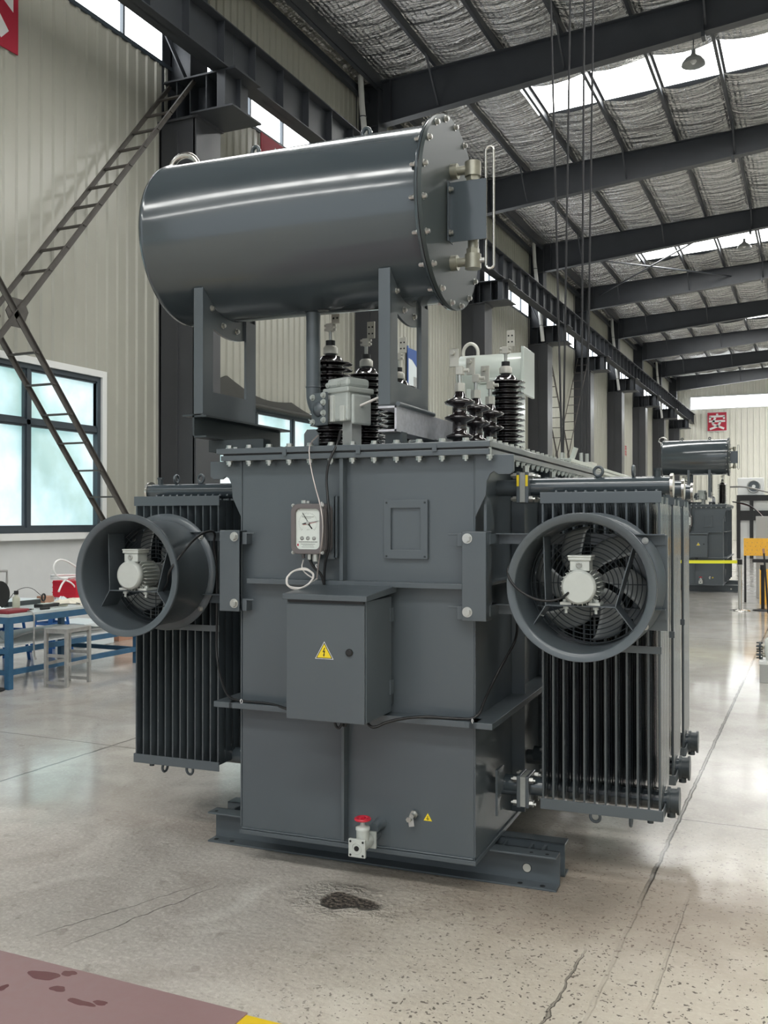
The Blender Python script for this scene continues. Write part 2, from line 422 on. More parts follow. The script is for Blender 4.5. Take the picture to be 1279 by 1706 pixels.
# left wall: plaster dado, corrugated sheet with window openings, strip of high windows, upper sheet
SILL = 1.42; WTOP = 3.83; CL0, CL1 = 9.46, 10.12
wins = []
ms = []; dado = MB(); dado.box(WX - .25, WX, NEARY, FARY, 0, SILL - .04)
edges = [NEARY] + YC + [FARY]
for i, yc in enumerate(YC[:-1]):
    wins.append((yc + 1.35, yc + 5.82))
cur = NEARY
for a, b in wins:
    ms.append(corrugated(cur, a, SILL, CL0, WX)); ms.append(corrugated(a, b, WTOP + .02, CL0, WX)); cur = b
ms.append(corrugated(cur, FARY, SILL, CL0, WX))
ms.append(corrugated(NEARY, FARY, CL1, 12.7, WX))
wl = join(*ms, dado); wl.mi = [0] * (len(wl.f) - 6) + [1] * 6
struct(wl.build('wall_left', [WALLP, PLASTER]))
# backing so no daylight leaks round the sheet edges
struct(MB().box(WX - .3, WX - .22, NEARY, FARY, SILL, SILL + .01).build('trim_1', PLASTER))

def side_window(i, a, b, rows=(1.47, 3.0, 3.8)):
    fr = MB(); x0, x1 = WX - .06, WX + .0
    fr.frame((a, b, SILL - .02, WTOP), (a + .07, b - .07, SILL + .06, WTOP - .07), 'x', x0 - .02, x1 + .01)
    n = 3; w = (b - a) / n
    for k in range(1, n): fr.box(x0, x1, a + k * w - .035, a + k * w + .035, SILL, WTOP)
    fr.box(x0, x1, a, b, 2.96, 3.03)
    for k in range(n):      # slim sash frames
        y0, y1 = a + k * w + .035, a + (k + 1) * w - .035
        fr.frame((y0, y1, 3.03, WTOP - .07), (y0 + .035, y1 - .035, 3.06, WTOP - .10), 'x', x0 - .01, x1 - .02)
        fr.frame((y0, y1, SILL + .06, 2.96), (y0 + .03, y1 - .03, SILL + .09, 2.93), 'x', x0 - .01, x1 - .02)
    o = struct(fr.build('window_%d' % i, ALU))
    g = B(x0 - .05, x0 - .03, a, b, SILL, WTOP).build('pane', GLASSW, o)
    t = MB().frame((a - .07, b + .10, SILL - .12, WTOP + .10), (a, b, SILL - .02, WTOP), 'x', WX - .05, WX + .05)
    t.build('reveal', WHITE, o)
    B(WX - .05, WX + .09, a - .1, b + .12, SILL - .12, SILL - .02).build('sill', WHITE, o)
for i, (a, b) in enumerate(wins): side_window(i + 1, a, b)

# strip of high windows
wi = 40
for i in range(-1, len(YC)):
    a = (YC[i] if i >= 0 else NEARY); b = YC[i + 1] if i + 1 < len(YC) else FARY
    if b - a < 1: continue
    fr = MB(); fr.box(WX - .05, WX + .04, a, b, CL0 - .04, CL0 + .03); fr.box(WX - .05, WX + .04, a, b, CL1 - .03, CL1 + .04)
    n = max(1, round((b - a) / 1.25))
    for k in range(n + 1):
        y = a + (b - a) * k / n; fr.box(WX - .04, WX + .03, y - .022, y + .022, CL0, CL1)
    o = struct(fr.build('window_%d' % wi, ALU)); wi += 1
    B(WX - .09, WX - .06, a, b, CL0, CL1).build('pane', CLEREM, o)

# end wall (far)
def end_sheet(x0, x1, z0, z1, y):
    m = corrugated(x0, x1, z0, z1, y, pitch=.42, d=.05, sgn=-1)
    m.v = [(v[1], v[0], v[2]) for v in m.v]; return m
ew = join(end_sheet(WX, RX, .0, 10.18, FARY), end_sheet(WX, RX, 11.12, 13.4, FARY), end_sheet(WX, -9.2, 10.18, 11.12, FARY))
struct(ew.build('wall_far', WALLE))
o = struct(MB().frame((-9.2, RX, 10.12, 11.18), (-9.12, RX - .1, 10.2, 11.1), 'y', FARY - .08, FARY + .02).build('window_60', WHITE))
B(-9.2, RX, FARY + .02, FARY + .05, 10.15, 11.15).build('pane', CLEREM, o)
# right wall, far from the camera's view but closing the room: dado, windows, sheet
rw = MB(); rw.box(RX, RX + .2, NEARY, FARY, 0, 1.2); rw.box(RX, RX + .2, NEARY, FARY, 4.6, 13)
for yc in [NEARY + .5] + YC: rw.box(RX, RX + .2, yc - .6, yc + .6, 1.2, 4.6)
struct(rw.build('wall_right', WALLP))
fr = MB()
for z in (1.2, 2.9, 4.55): fr.box(RX - .02, RX + .05, NEARY, FARY, z, z + .06)
for k in range(50): fr.box(RX - .02, RX + .05, NEARY + k * 1.96, NEARY + k * 1.96 + .06, 1.2, 4.6)
o = struct(fr.build('window_61', ALU)); B(RX + .06, RX + .09, NEARY, FARY, 1.2, 4.6).build('pane', GLASSR, o)

# steel columns, each with its upper shaft and crane bracket
cols = []
cm = MB()
for zz in ((0, 8.35, 0.0),):
    cm.box(WX + .02, WX + .08, -.36, .36, 0, 8.35)                 # outer flange
    cm.box(-9.56, -9.5, -.36, .36, 0, 8.35)                       # inner flange
    cm.box(WX + .05, -9.53, -.36, -.30, 0, 8.35)                  # near side plate
    cm.box(WX + .05, -9.53, .30, .36, 0, 8.35)
    cm.box(-9.90, -9.86, -.385, -.36, 0, 8.2)                     # lap seam on the near side
cm.box(WX + .02, -9.46, -.40, .40, 8.35, 8.39)
um = MB(); um.ibeam((WX + .30, 0, 8.39), (WX + .30, 0, 12.25), .50, .60, .016, .012, up=(1, 0, 0))
bm_ = MB(); bm_.box(-10.15, -8.70, -.40, .40, 9.02, 9.05); bm_.box(-9.55, -8.72, -.45, .45, 8.39, 8.42)
for x in (-9.9, -9.3, -8.95): bm_.box(x - .01, x + .01, -.36, .36, 8.40, 9.03)
bm_.box(-9.75, -8.85, -.012, .012, 8.40, 9.03); bm_.box(-9.06, -8.90, -.40, -.385, 8.42, 9.02)
first = None
NM = ['nearest the left edge of view', 'second', 'third', 'fourth', 'fifth', 'sixth', 'seventh', 'eighth', 'ninth']
names = {4: 'behind the laced brace and the oil tank', 5: 'seen between the oil tank supports', 6: 'behind the pale green transformer',
         7: 'just right of the tall brown bushing', 8: 'behind the distant laced cross brace', 9: 'right of the distant laced brace',
         10: 'behind the red painted letters', 11: 'second from the far end', 12: 'last before the far end wall'}
for i, yc in enumerate(YC):
    if i < 2: continue
    r = thing('steel_column', None, None, (0, yc, 0)); struct(r)
    if first is None:
        parts = [cm.build('column_shaft', COLUMN, r), um.build('upper_shaft', STRUCT, r), bm_.build('crane_bracket', STRUCT, r)]
        first = parts
    else:
        for p in first: dup(p, parent=r)

# crane girder: one beam per bay with stiffeners
g = MB(); L_ = 7.58; X = -9.0; Z0, Z1 = 9.06, 9.80
g.box(X - .012, X + .012, 0, L_, Z0, Z1); g.box(X - .16, X + .16, 0, L_, Z0, Z0 + .02); g.box(X - .19, X + .19, 0, L_, Z1 - .02, Z1)
for k in range(8): g.box(X - .15, X + .15, k * .95 + .45, k * .95 + .465, Z0 + .02, Z1 - .02)
g.box(X - .04, X + .04, 0, L_, Z1, Z1 + .08)
g0 = None
for i, yc in enumerate(YC[2:]):
    if g0 is None: g0 = struct(g.build('crane_girder', STRUCT, loc=(0, yc, 0)))
    else: struct(dup(g0, (0, yc, 0)))
# flat bracing plates tying girder to wall
tie = MB()
for yc in YC[3:]:
    tie.bar((WX + .12, yc - .30, 9.95), (-9.75, yc - .30, 9.06), .14, .02); tie.bar((WX + .12, yc + .30, 9.95), (-9.75, yc + .30, 9.06), .14, .02)
struct(tie.build('trim_2', STRUCT))

# roof rafters
rm = MB()
def rafter_poly(t):
    xs = [-10.2, RIDGE, 2 * RIDGE + 10.2 if 2 * RIDGE + 10.2 < RX else RX]
    xs = [-10.2, RIDGE, RX]
    return xs
for a, b in ((-10.2, RIDGE), (RIDGE, RX)):
    rm.prism([(a, rz_bot(a)), (b, rz_bot(b)), (b, rz_top(b)), (a, rz_top(a))], 'y', -.008, .008)
    rm.prism([(a, rz_bot(a)), (b, rz_bot(b)), (b, rz_bot(b) + .02), (a, rz_bot(a) + .02)], 'y', -.13, .13)
    rm.prism([(a, rz_top(a) - .02), (b, rz_top(b) - .02), (b, rz_top(b)), (a, rz_top(a))], 'y', -.13, .13)
for x in (-9.45, -2.2, RIDGE, 6): rm.box(x - .01, x + .01, -.12, .12, rz_bot(x), rz_top(x))
rm.box(-2.24, -2.16, -.13, .13, rz_bot(-2.2) - .10, rz_bot(-2.2))
r0 = None
for yc in YC[1:]:
    if r0 is None: r0 = struct(rm.build('roof_rafter', STRUCT, loc=(0, yc, 0)))
    else: struct(dup(r0, (0, yc, 0)))
# purlins
PX = [-9.75 + 1.52 * k for k in range(0, 15)]
pzf = lambda x: rz_top(x) + .0
p0 = None
for x in PX:
    if x > RX: continue
    m = MB(); m.box(-.008, .008, 0, FARY + 18, 0, .20); m.box(-.07, .0, 0, FARY + 18, 0, .012); m.box(0, .07, 0, FARY + 18, .19, .2)
    if p0 is None: p0 = struct(m.build('roof_purlin', STRUCT, loc=(x, -18, pzf(x))))
    else: struct(dup(p0, (x, -18, pzf(x))))
# fly braces from rafters to purlins
fb = MB()
for yc in YC[2:]:
    for x in PX[1:7:2]:
        fb.bar((x, yc + .02, rz_bot(x) + .1), (x, yc + .85, pzf(x) + .03), .04, .04); fb.bar((x, yc - .02, rz_bot(x) + .1), (x, yc - .85, pzf(x) + .03), .04, .04)
struct(fb.build('trim_3', STRUCT))
# eave channel and wall-head purlin
em = MB(); em.channel((-9.75, NEARY, 12.2), (-9.75, FARY, 12.2), .12, .22, .01); em.bar((-10.1, NEARY, 11.95), (-10.1, FARY, 11.95), .12, .18)
struct(em.build('trim_4', STRUCT))
# roof cross bracing rods in one bay
xb = MB()
xb.tube([(-9.3, 44.2, 11.9), (-3.3, 36.6, 12.2)], .035, 6); xb.tube([(-9.3, 36.6, 11.9), (-3.3, 44.2, 12.2)], .035, 6)
struct(xb.build('trim_5', STRUCT))

# foil insulation sagging between purlins, open where the translucent sheets are
foil = MB(); sky_ranges = []
for i in range(1, len(YC) - 1):
    if i % 2 == 1: sky_ranges.append((YC[i] + 2.3, YC[i] + (4.15 if YC[i] < 30 else 5.1)))
sky_ranges += [(YC[0] + 2.15, YC[0] + 4.0)]
def in_sky(y): return any(a - 1e-6 <= y < b - 1e-6 for a, b in sky_ranges)
ys = sorted(set([NEARY + .9 * k for k in range(int((FARY - NEARY) / .9) + 1)] + [FARY] + [v for r_ in sky_ranges for v in r_]))
xs = [-10.3]
for a, b in zip(PX, PX[1:]):
    xs += [a + (b - a) * t for t in (0, .12, .3, .5, .7, .88)]
xs += [RX + .2]
xs = sorted(set(x for x in xs if x <= RX + .2))
def foilz(x, y):
    t = ((x - PX[0]) / 1.52) % 1.0
    return pzf(x) + .19 - .13 * math.sin(PI * t) ** .7 * (1 + .25 * math.sin(y * 1.7 + x)) + .012 * math.sin(y * 5.1 + x * 3)
idx = {}
for j, y in enumerate(ys):
    for i, x in enumerate(xs): idx[i, j] = len(foil.v); foil.v.append((x, y, foilz(x, y)))
for j in range(len(ys) - 1):
    ymid = (ys[j] + ys[j + 1]) / 2; sk = in_sky(ymid)
    for i in range(len(xs) - 1):
        if sk and -7.0 < (xs[i] + xs[i + 1]) / 2 < 11: continue
        foil.face([idx[i, j], idx[i + 1, j], idx[i + 1, j + 1], idx[i, j + 1]], True)
struct(foil.build('ceiling', FOIL))
for k, (a, b) in enumerate(sky_ranges):
    m = MB()
    for x0, x1 in ((-7.0, RIDGE), (RIDGE, 11)):
        m.prism([(x0, pzf(x0) + .21), (x1, pzf(x1) + .21), (x1, pzf(x1) + .23), (x0, pzf(x0) + .23)], 'y', a - .05, b + .05)
    struct(m.build('window_%d' % (70 + k), SKYL))
# opaque roof above the foil
m = MB()
for x0, x1 in ((WX - .4, RIDGE), (RIDGE, RX + .4)):
    m.prism([(x0, pzf(x0) + .34), (x1, pzf(x1) + .34), (x1, pzf(x1) + .38), (x0, pzf(x0) + .38)], 'y', NEARY, FARY + .3)
struct(m.build('trim_6', STRUCT))
# outer closing sheet behind the left wall
struct(B(WX - .32, WX - .30, NEARY, FARY, 0, 13).build('trim_7', STRUCT))
# ---- end of shell
# ================================================================== THE POWER TRANSFORMER (local frame: front face at y = 0)
OX, OY = -1.884, 3.788
T = thing('power_transformer', 'large dark grey power transformer with oil drum and two round fans in the foreground', 'transformer', (OX, OY, 0), R(2.6))

# ---- tank
m = B(-.555, .565, 0, 2.78, .165, 1.87)
tank = m.build('tank', PAINT, T, bevel=.003)
m = B(-.562, .573, -.012, 2.79, .147, .167); m.build('base_plate', PAINT, tank, bevel=.002)
def rib(*a): return B(*a).build('stiffener_rib', PAINT, tank, bevel=.002)
rib(-.575, .60, -.085, 0, .738, .764); rib(-.50, .53, -.055, 0, 1.306, 1.330)
rib(-.040, -.022, -.045, 0, 1.33, 1.87); rib(-.028, -.014, -.05, 0, .19, .752)
rib(.565, .665, -.085, 2.7, .738, .764); rib(.565, .62, .05, 2.7, 1.318, 1.330)
rib(-.655, -.555, -.085, 2.7, .738, .764)
for y in (.62, 1.2, 1.8, 2.4): rib(.565, .63, y, y + .012, .2, 1.86); rib(-.62, -.555, y, y + .012, .2, 1.86)
# weld beads
m = MB()
m.tube([(-.55, -.004, .172)] + [(x, -.004 + .002 * math.sin(x * 70), .172) for x in [-.5 + .05 * k for k in range(21)]] + [(.56, -.004, .172)], .005, 6)
m.tube([(.567, -.002, .18), (.567, -.002, 1.86)], .004, 6); m.tube([(-.557, -.002, .18), (-.557, -.002, 1.86)], .004, 6)
m.build('weld_bead', PAINT, tank)
m = ringprism(rrect(.16, .362, 1.428, 1.684, .003, 2), rrect(.193, .329, 1.468, 1.648, .002, 2), -.018, 0)
fo = m.build('inspection_frame', PAINT, tank, bevel=.002)
m = B(.193, .329, -.004, 0, 1.468, 1.648); m.build('inspection_pane', PAINT, tank)
for x in (.173, .349):
    for z in (1.440, 1.672): bolt('frame_screw', (x, -.017, z), '-y', tank, .0035, .0015, PAINT_DARK)
for s in (-1, 1):       # corner lifting plates with a hooked cut-out
    a = .565 if s > 0 else .555
    P = [(0, 1.87), (.17, 1.87), (.17, 1.80), (.155, 1.787), (.105, 1.787), (.085, 1.80), (.07, 1.79), (.055, 1.76), (.05, 1.70), (.0, 1.60)]
    MB().prism([(s * (a + u), z) for u, z in P], 'y', -.004, .010).build('lifting_plate', PAINT, tank, bevel=.002)
# side details under the cover: hooks and brackets on the shaded right wall
MB().prism([(.0 + y, z) for y, z in ((.02, 1.55), (.14, 1.55), (.14, 1.60), (.08, 1.68), (.02, 1.70))], 'x', .60, .612).build('gusset', PAINT, tank)
MB().prism([(.20, .50), (.30, .50), (.30, .44), (.20, .30)], 'x', .60, .61).build('gusset', PAINT, tank)

# ---- cover and rim
m = B(-.635, .645, -.06, 2.85, 1.868, 1.892); m.build('tank_rim', PAINT, tank, bevel=.002)
B(-.625, .635, -.052, 2.84, 1.892, 1.899).build('cover_gasket', SEAL_AND_SHADE, tank)
cov = B(-.655, .65, -.066, 2.86, 1.899, 1.925).build('tank_cover', PAINT, T, bevel=.003)
def cb():
    m = MB(); m.cyl((0, 0, .026), (0, 0, .031), .018, n=14); m.cyl((0, 0, .031), (0, 0, .042), .014, n=6)
    m.cyl((0, 0, -.055), (0, 0, .04), .008, n=10); m.cyl((0, 0, -.048), (0, 0, -.035), .014, n=6); m.cyl((0, 0, -.036), (0, 0, -.031), .018, n=14); return m
b0 = cb().build('cover_bolt', STEEL, cov, loc=(-.60, -.038, 1.899))
for k in range(1, 13): dup(b0, (-.60 + .1035 * k, -.038, 1.899), cov)
for k in range(1, 27): dup(b0, (.625, -.038 + .105 * k, 1.899), cov)
for k in range(1, 6): dup(b0, (-.63, -.038 + .105 * k, 1.899), cov)
# clamps between rim and cover edge
for x in (-.31, .05, .40): B(x, x + .02, -.070, -.064, 1.885, 1.912).build('edge_clip', PAINT, cov)
m = MB(); m.prism([(-.235, 1.925), (-.165, 1.925), (-.165, 1.985), (-.18, 2.005), (-.22, 2.005), (-.235, 1.985)], 'y', .0, .012)
m.build('lifting_lug', PAINT, cov)
B(.50, .56, 1.0, 1.9, 1.925, 1.955).build('cable_box', PAINT_DARK, cov, bevel=.003)
m = B(.30, .42, 2.55, 2.75, 1.925, 1.99); m.build('hatch', PAINT_DARK, cov)

# ---- skids
def skid(y, side):
    m = MB(); m.channel((-.872, y, .074), (.865, y, .074), .085, .148, .009, side=side)
    return m
s1 = skid(.252, -1).build('skid', PAINT, T, bevel=.0015)
s2 = skid(.44, 1).build('skid', PAINT, T, bevel=.0015)
s3 = skid(1.95, 1).build('skid', PAINT, T); s4 = skid(2.12, -1).build('skid', PAINT, T)
for x in (-.70, .72): MB().box(x - .006, x + .006, .295, .40, .02, .135).build('skid_web', PAINT, s1)
for x in (-.80, .60, .78): MB().box(x - .006, x + .006, .295, .40, .02, .135).build('skid_web', PAINT, s1)
for x in (-.70, .72): MB().lathe((x, .2855, .062), (0, -1, 0), [(0, .021), (.002, .021), (.0021, .016)], 20).build('skid_hole', [PAINT_DARK], s1)
MB().cyl((.72, .2835, .062), (.72, .2815, .062), .018, n=20).build('skid_plug', CAP, s1)
for x in (-.84, -.75, .70, .80): MB().cyl((x, .238, .0088), (x, .238, .0098), .012, n=14).build('bolt_hole', BLACKINK, s1)
for x in (-.84, .75, .82): MB().cyl((x, .24, .147), (x, .24, .1492), .008, n=12).build('bolt_hole', BLACKINK, s1)

# ---- conservator (oil drum)
XL, XR, CY, CZ, CR = -1.0, .395, .22, 2.97, .39
m = MB().lathe((XL, CY, CZ), (1, 0, 0), [(-.012, CR - .012), (-.010, CR + .004), (.012, CR + .006), (.014, CR), (XR - XL - .03, CR)], 128)
cons = m.build('conservator', PAINT_GLOSS, T)
MB().lathe((XR - .03, CY, CZ), (1, 0, 0), [(0, CR + .001), (.002, CR + .032), (.014, CR + .032)], 96).build('drum_flange', PAINT_GLOSS, cons)
MB().lathe((XR - .015, CY, CZ), (1, 0, 0), [(0, CR + .030), (.004, CR + .030)], 96).build('flange_gasket', SEAL_AND_SHADE, cons)
MB().lathe((XR - .011, CY, CZ), (1, 0, 0), [(0, CR + .034), (.016, CR + .034)], 96).build('end_cover', END_PAINT, cons)
for k in range(18):
    a = 2 * PI * (k + .3) / 18; p = (XR + .005, CY + (CR + .014) * math.cos(a), CZ + (CR + .014) * math.sin(a))
    bolt('flange_bolt', p, '+x', cons, .011, .012)
    bolt('flange_nut', (XR - .032, p[1], p[2]), '-x', cons, .009, .018)
for x in (-.60, -.014):
    MB().torus((x, CY - .02, CZ + CR + .030), (.35, 1, 0), .024, .010, 28, 8).build('lifting_eye', PAINT_GLOSS, cons)
m = MB(); m.tube([(-1.03, CY, 3.2), (-1.06, CY, 3.32)] + [(-1.02 + .085 * math.cos(a), CY, 3.355 + .085 * math.sin(a)) for a in [PI - PI * k / 12 for k in range(13)]] + [(-.935, CY, 3.30)], .016, 12)
m.build('vent_pipe', INOX, cons)
# level gauge on the end cover
m = MB(); m.box(.41, .575, .150, .156, 2.825, 3.09); m.box(.405, .411, .12, .19, 2.825, 3.09)
lg = m.build('level_gauge_bracket', PAINT_GLOSS, cons, bevel=.001)
lo = []
m = MB()
pts = [(.585 + .018 * math.cos(a), .17, 3.215 + .018 * math.sin(a)) for a in [PI * k / 10 for k in range(11)]] + [(.585 + .018 * math.cos(a), .17, 2.715 + .018 * math.sin(a)) for a in [PI + PI * k / 10 for k in range(11)]]
pts.append(pts[0]); m.tube(pts, .006, 8); m.build('gauge_guard', INOX, cons)
for z in (2.865, 3.055): bolt('bracket_bolt', (.412, .135, z), '+x', cons, .010, .012)
for z, sg in ((3.155, -1), (2.745, 1)):
    m = MB(); m.cyl((.40, .20, z), (.43, .20, z), .034, n=24); m.cyl((.43, .20, z), (.50, .20, z), .02, n=16)
    m.cyl((.50, .20, z - .034 * 1), (.50, .20, z + .03), .036, n=24); m.cyl((.50, .20, z + sg * .03), (.50, .20, z + sg * .055), .030, n=6); m.cyl((.50, .20, z + sg * .05), (.50, .20, z + sg * .10), .022, n=16)
    m.build('gauge_valve', BRONZE, cons)
for x in (.485, .515): MB().cyl((x, .20, 2.80), (x, .20, 3.10), .009, n=14).build('gauge_tube', INOX, cons)
MB().cyl((.53, .20, 2.745), (.56, .20, 2.745), .012, n=12).build('drain_cock', STEEL, cons)

# ---- conservator supports and beams
def support(x0, x1):
    m = MB(); m.box(x0, x1, -.055, -.045, 2.093, 2.685); s = m.build('conservator_support', PAINT, T, bevel=.002)
    xp = x1 - .012
    B(xp, x1, -.05, .035, 2.093, 2.60).build('side_plate', PAINT, s)
    B(xp, x1, .345, .44, 2.093, 2.60).build('side_plate', PAINT, s)
    B(x0, x1, .432, .442, 2.093, 2.62).build('rear_post', PAINT, s)
    B(xp, x1, .035, .345, 2.093, 2.205).build('side_plate', PAINT, s)
    B(x0, x1, -.05, .44, 2.085, 2.097).build('foot_plate', PAINT, s)
    out = [(CY + .485 * math.sin(a), CZ - .485 * math.cos(a)) for a in [R(-33 + 60 * k / 14) for k in range(15)]]
    inn = [(CY + (CR + .001) * math.sin(a), CZ - (CR + .001) * math.cos(a)) for a in [R(-42 + 76 * k / 14) for k in range(15)]]
    sd = MB().prism(out + inn[::-1], 'x', xp - .014, xp).build('saddle', PAINT, s)
    m = MB().prism([(-.05, 2.58), (.035, 2.56), (.035, 2.62), (-.05, 2.68)], 'x', xp, x1); m.build('side_plate', PAINT, s)
    for y, z in ((.02, 2.60), (.14, 2.54), (.27, 2.535)): bolt('saddle_bolt', (x1 if y < .05 else xp, y, z), '+x', s, .011, .010)
    return s
support(-.785, -.735); support(.150, .205)
b = MB().channel((-.755, -.052, 2.035), (-.755, .80, 2.035), .075, .105, .009, side=-1).build('support_beam', PAINT_DARK, T)
MB().box(-.80, -.50, .10, .17, 1.925, 1.98).build('foot_block', PAINT_DARK, b); MB().box(-.80, -.50, .62, .69, 1.925, 1.98).build('foot_block', PAINT_DARK, b)
m = MB(); m.bar((-.80, -.05, 2.088), (-.80, .86, 2.088), .10, .008); m.build('top_flange', PAINT_DARK, b)
b = MB().channel((.192, -.055, 2.033), (.192, .93, 2.033), .085, .110, .009, side=1).build('support_beam', GALV, T)
b['label'] = 'bare galvanised channel under the right drum support'
MB().cyl((.24, -.05, 2.096), (.24, .42, 2.096), .010, n=12).build('weld_rod', PAINT, b)
for y in (.0, .45, .8): B(.16, .24, y, y + .06, 1.925, 1.98).build('foot_block', PAINT_DARK, b)

# ---- oil pipe and gas relay
m = MB(); m.tube([(-.297, .22, 2.60), (-.297, .22, 2.24)] + [(-.297 + .095 * (1 - math.cos(a)), .22 - .05 * (1 - math.cos(a)), 2.20 - .11 * math.sin(a)) for a in [PI / 2 * k / 8 for k in range(9)]] + [(-.14, .14, 2.09)], .034, 24)
op = m.build('oil_pipe', PAINT, T)
MB().lathe((-.297, .22, 2.225), (0, 0, 1), [(0, .036), (.003, .0375), (.006, .036)], 24).build('weld_ring', PAINT, op)
rr = bpy.data.objects.new('gas_relay', None)
M4 = Matrix.Translation((-.065, .10, 2.11)) @ Matrix.Rotation(R(-22), 4, 'Z')
m = MB(); m.box(-.085, .065, -.06, .09, -.07, .075, M4); relay = m.build('gas_relay', RELAY, T, bevel=.012)
relay['label'] = 'pale cast metal oil relay at the foot of the drum pipe'
m = MB(); m.box(-.095, .075, -.068, .098, .06, .085, M4); m.build('relay_collar', RELAY, relay, bevel=.006)
m = MB(); m.box(-.08, .06, -.055, .085, .085, .13, M4); m.build('relay_lid', RELAY, relay, bevel=.014)
m = MB(); m.box(.066, .085, -.045, .07, -.085, .05, M4); m.build('relay_side_cover', RELAY, relay, bevel=.008)
m = MB(); m.box(-.04, -.018, -.075, -.058, -.07, .05, M4); m.box(.02, .05, -.07, -.055, -.07, .0, M4); m.build('relay_window', MOTOR, relay, bevel=.003)
m = MB(); m.box(-.135, -.035, -.10, -.085, -.085, .065, M4); m.build('pipe_flange', PAINT, relay, bevel=.004)
q = M4 @ Vector((-.085, -.10, -.01)); m = MB(); m.lathe(q, M4.to_3x3() @ Vector((0, -1, 0)), [(-.01, .034), (.0, .036), (.012, .03), (.018, .01)], 20); m.build('pipe_boss', PAINT, relay)
for u, w in ((-.122, .045), (-.05, .05), (-.05, .018), (-.05, -.03), (-.05, -.062), (-.122, -.068)):
    p = M4 @ Vector((u, -.101, w)); bolt('relay_bolt', p, (PI / 2, 0, R(-22)), relay, .011, .008, RELAY)
for u, v in ((-.07, -.06), (.0, -.06)):
    p = M4 @ Vector((u, v + .003, .10)); bolt('lid_bolt', p, (PI / 2, 0, R(-22)), relay, .009, .004, RELAY)
MB().cyl(M4 @ Vector((-.09, -.02, .03)), M4 @ Vector((-.13, -.02, .035)), .018, n=14).build('cable_gland', RELAY, relay)
MB().box(.0, .06, -.03, .03, -.20, -.07, M4).build('relay_foot', BLADE, relay)
MB().tube([M4 @ Vector((.08, 0, .0)), (.10, .06, 2.14), (.20, .1, 2.15)], .006, 8).build('impulse_pipe', WIRE_W, relay)

# ---- bushings
def bushing(x, y, zb, h, r, nshed, core, name, cap=True):
    prof = [(0, r * .62), (.02, r * .62), (.02, core)]; st = (h - .05) / nshed
    for k in range(nshed):
        z = .03 + k * st
        rr_ = r if k % 2 == 0 or k == nshed - 1 else r * .93
        prof += [(z, core), (z + st * .10, core + .004), (z + st * .28, rr_ * .92), (z + st * .38, rr_), (z + st * .50, rr_ * .97), (z + st * .62, rr_ * .78), (z + st * .82, core + .005)]
    prof += [(h, core * .8)]
    o = MB().lathe((x, y, zb), (0, 0, 1), prof, 40).build(name, PORC, T)
    t = zb + h
    MB().lathe((x, y, zb - .0), (0, 0, 1), [(0, r * .9), (.016, r * .9)], 28).build('mounting_flange', CAST, o)
    for k in range(4):
        a = PI / 4 + k * PI / 2; bolt('clamp_bolt', (x + r * .8 * math.cos(a), y + r * .8 * math.sin(a), zb + .016), '+z', o, .010, .010)
    MB().cyl((x, y, t), (x, y, t + .016), .028, n=12).build('seal_ring', BLACK, o)
    MB().lathe((x, y, t + .014), (0, 0, 1), [(0, .036), (.030, .036), (.040, .026)], 20).build('bushing_cap', CAP, o)
    MB().cyl((x, y, t + .052), (x, y, t + .080), .024, n=12).build('locking_nut', BLACK, o)
    MB().cyl((x, y, t + .08), (x, y, t + .14), .009, n=10).build('terminal_stud', STEEL, o)
    m = MB(); m.box(x - .018, x + .018, y - .016, y + .016, t + .125, t + .165); m.cyl((x - .032, y, t + .135), (x + .03, y, t + .135), .008, n=6); m.cyl((x - .032, y, t + .155), (x + .03, y, t + .155), .008, n=6)
    m.build('terminal_clamp', CAP, o, bevel=.003)
    m = MB(); m.box(x + .006, x + .05, y - .004, y + .006, t + .165, t + .255); m.build('terminal_palm', CAP, o, bevel=.002)
    m = MB()
    for dz in (.19, .225):
        for dx in (.018, .038): m.cyl((x + dx, y - .0042, t + dz), (x + dx, y - .0052, t + dz), .005, n=10)
    m.build('palm_holes', BLACKINK, o)
    return o
for x, y in ((-.30, .42), (-.29, .85), (-.29, 1.33), (.345, 1.36)): bushing(x, y, 1.93, .475, .110, 14, .062, 'high_voltage_bushing')
def lv(x, y):
    prof = [(0, .045), (.02, .045), (.02, .034), (.045, .034), (.052, .060), (.064, .066), (.078, .036), (.13, .034), (.142, .068), (.152, .073), (.162, .056), (.168, .036), (.205, .034), (.215, .068), (.226, .073), (.236, .058), (.246, .032), (.28, .02)]
    o = MB().lathe((x, y, 1.93), (0, 0, 1), prof, 32).build('low_voltage_bushing', PORC, T)
    MB().cyl((x, y, 2.205), (x, y, 2.245), .026, n=6).build('bushing_cap', CAP, o)
    MB().cyl((x, y, 2.245), (x, y, 2.30), .010, n=10).build('terminal_stud', STEEL, o)
    m = MB(); m.box(x - .016, x + .02, y - .016, y + .016, 2.285, 2.325); m.cyl((x, y, 2.305), (x + .045, y, 2.305), .010, n=6); m.build('terminal_clamp', CAP, o, bevel=.003)
    m = MB(); m.box(x - .05, x - .005, y - .005, y + .005, 2.325, 2.41); m.cyl((x - .03, y - .005, 2.39), (x - .03, y - .03, 2.39), .012, n=6); m.build('terminal_palm', CAP, o, bevel=.002)
    return o
l1 = lv(.355, .465); lv(.355, .735); lv(.355, 1.0)

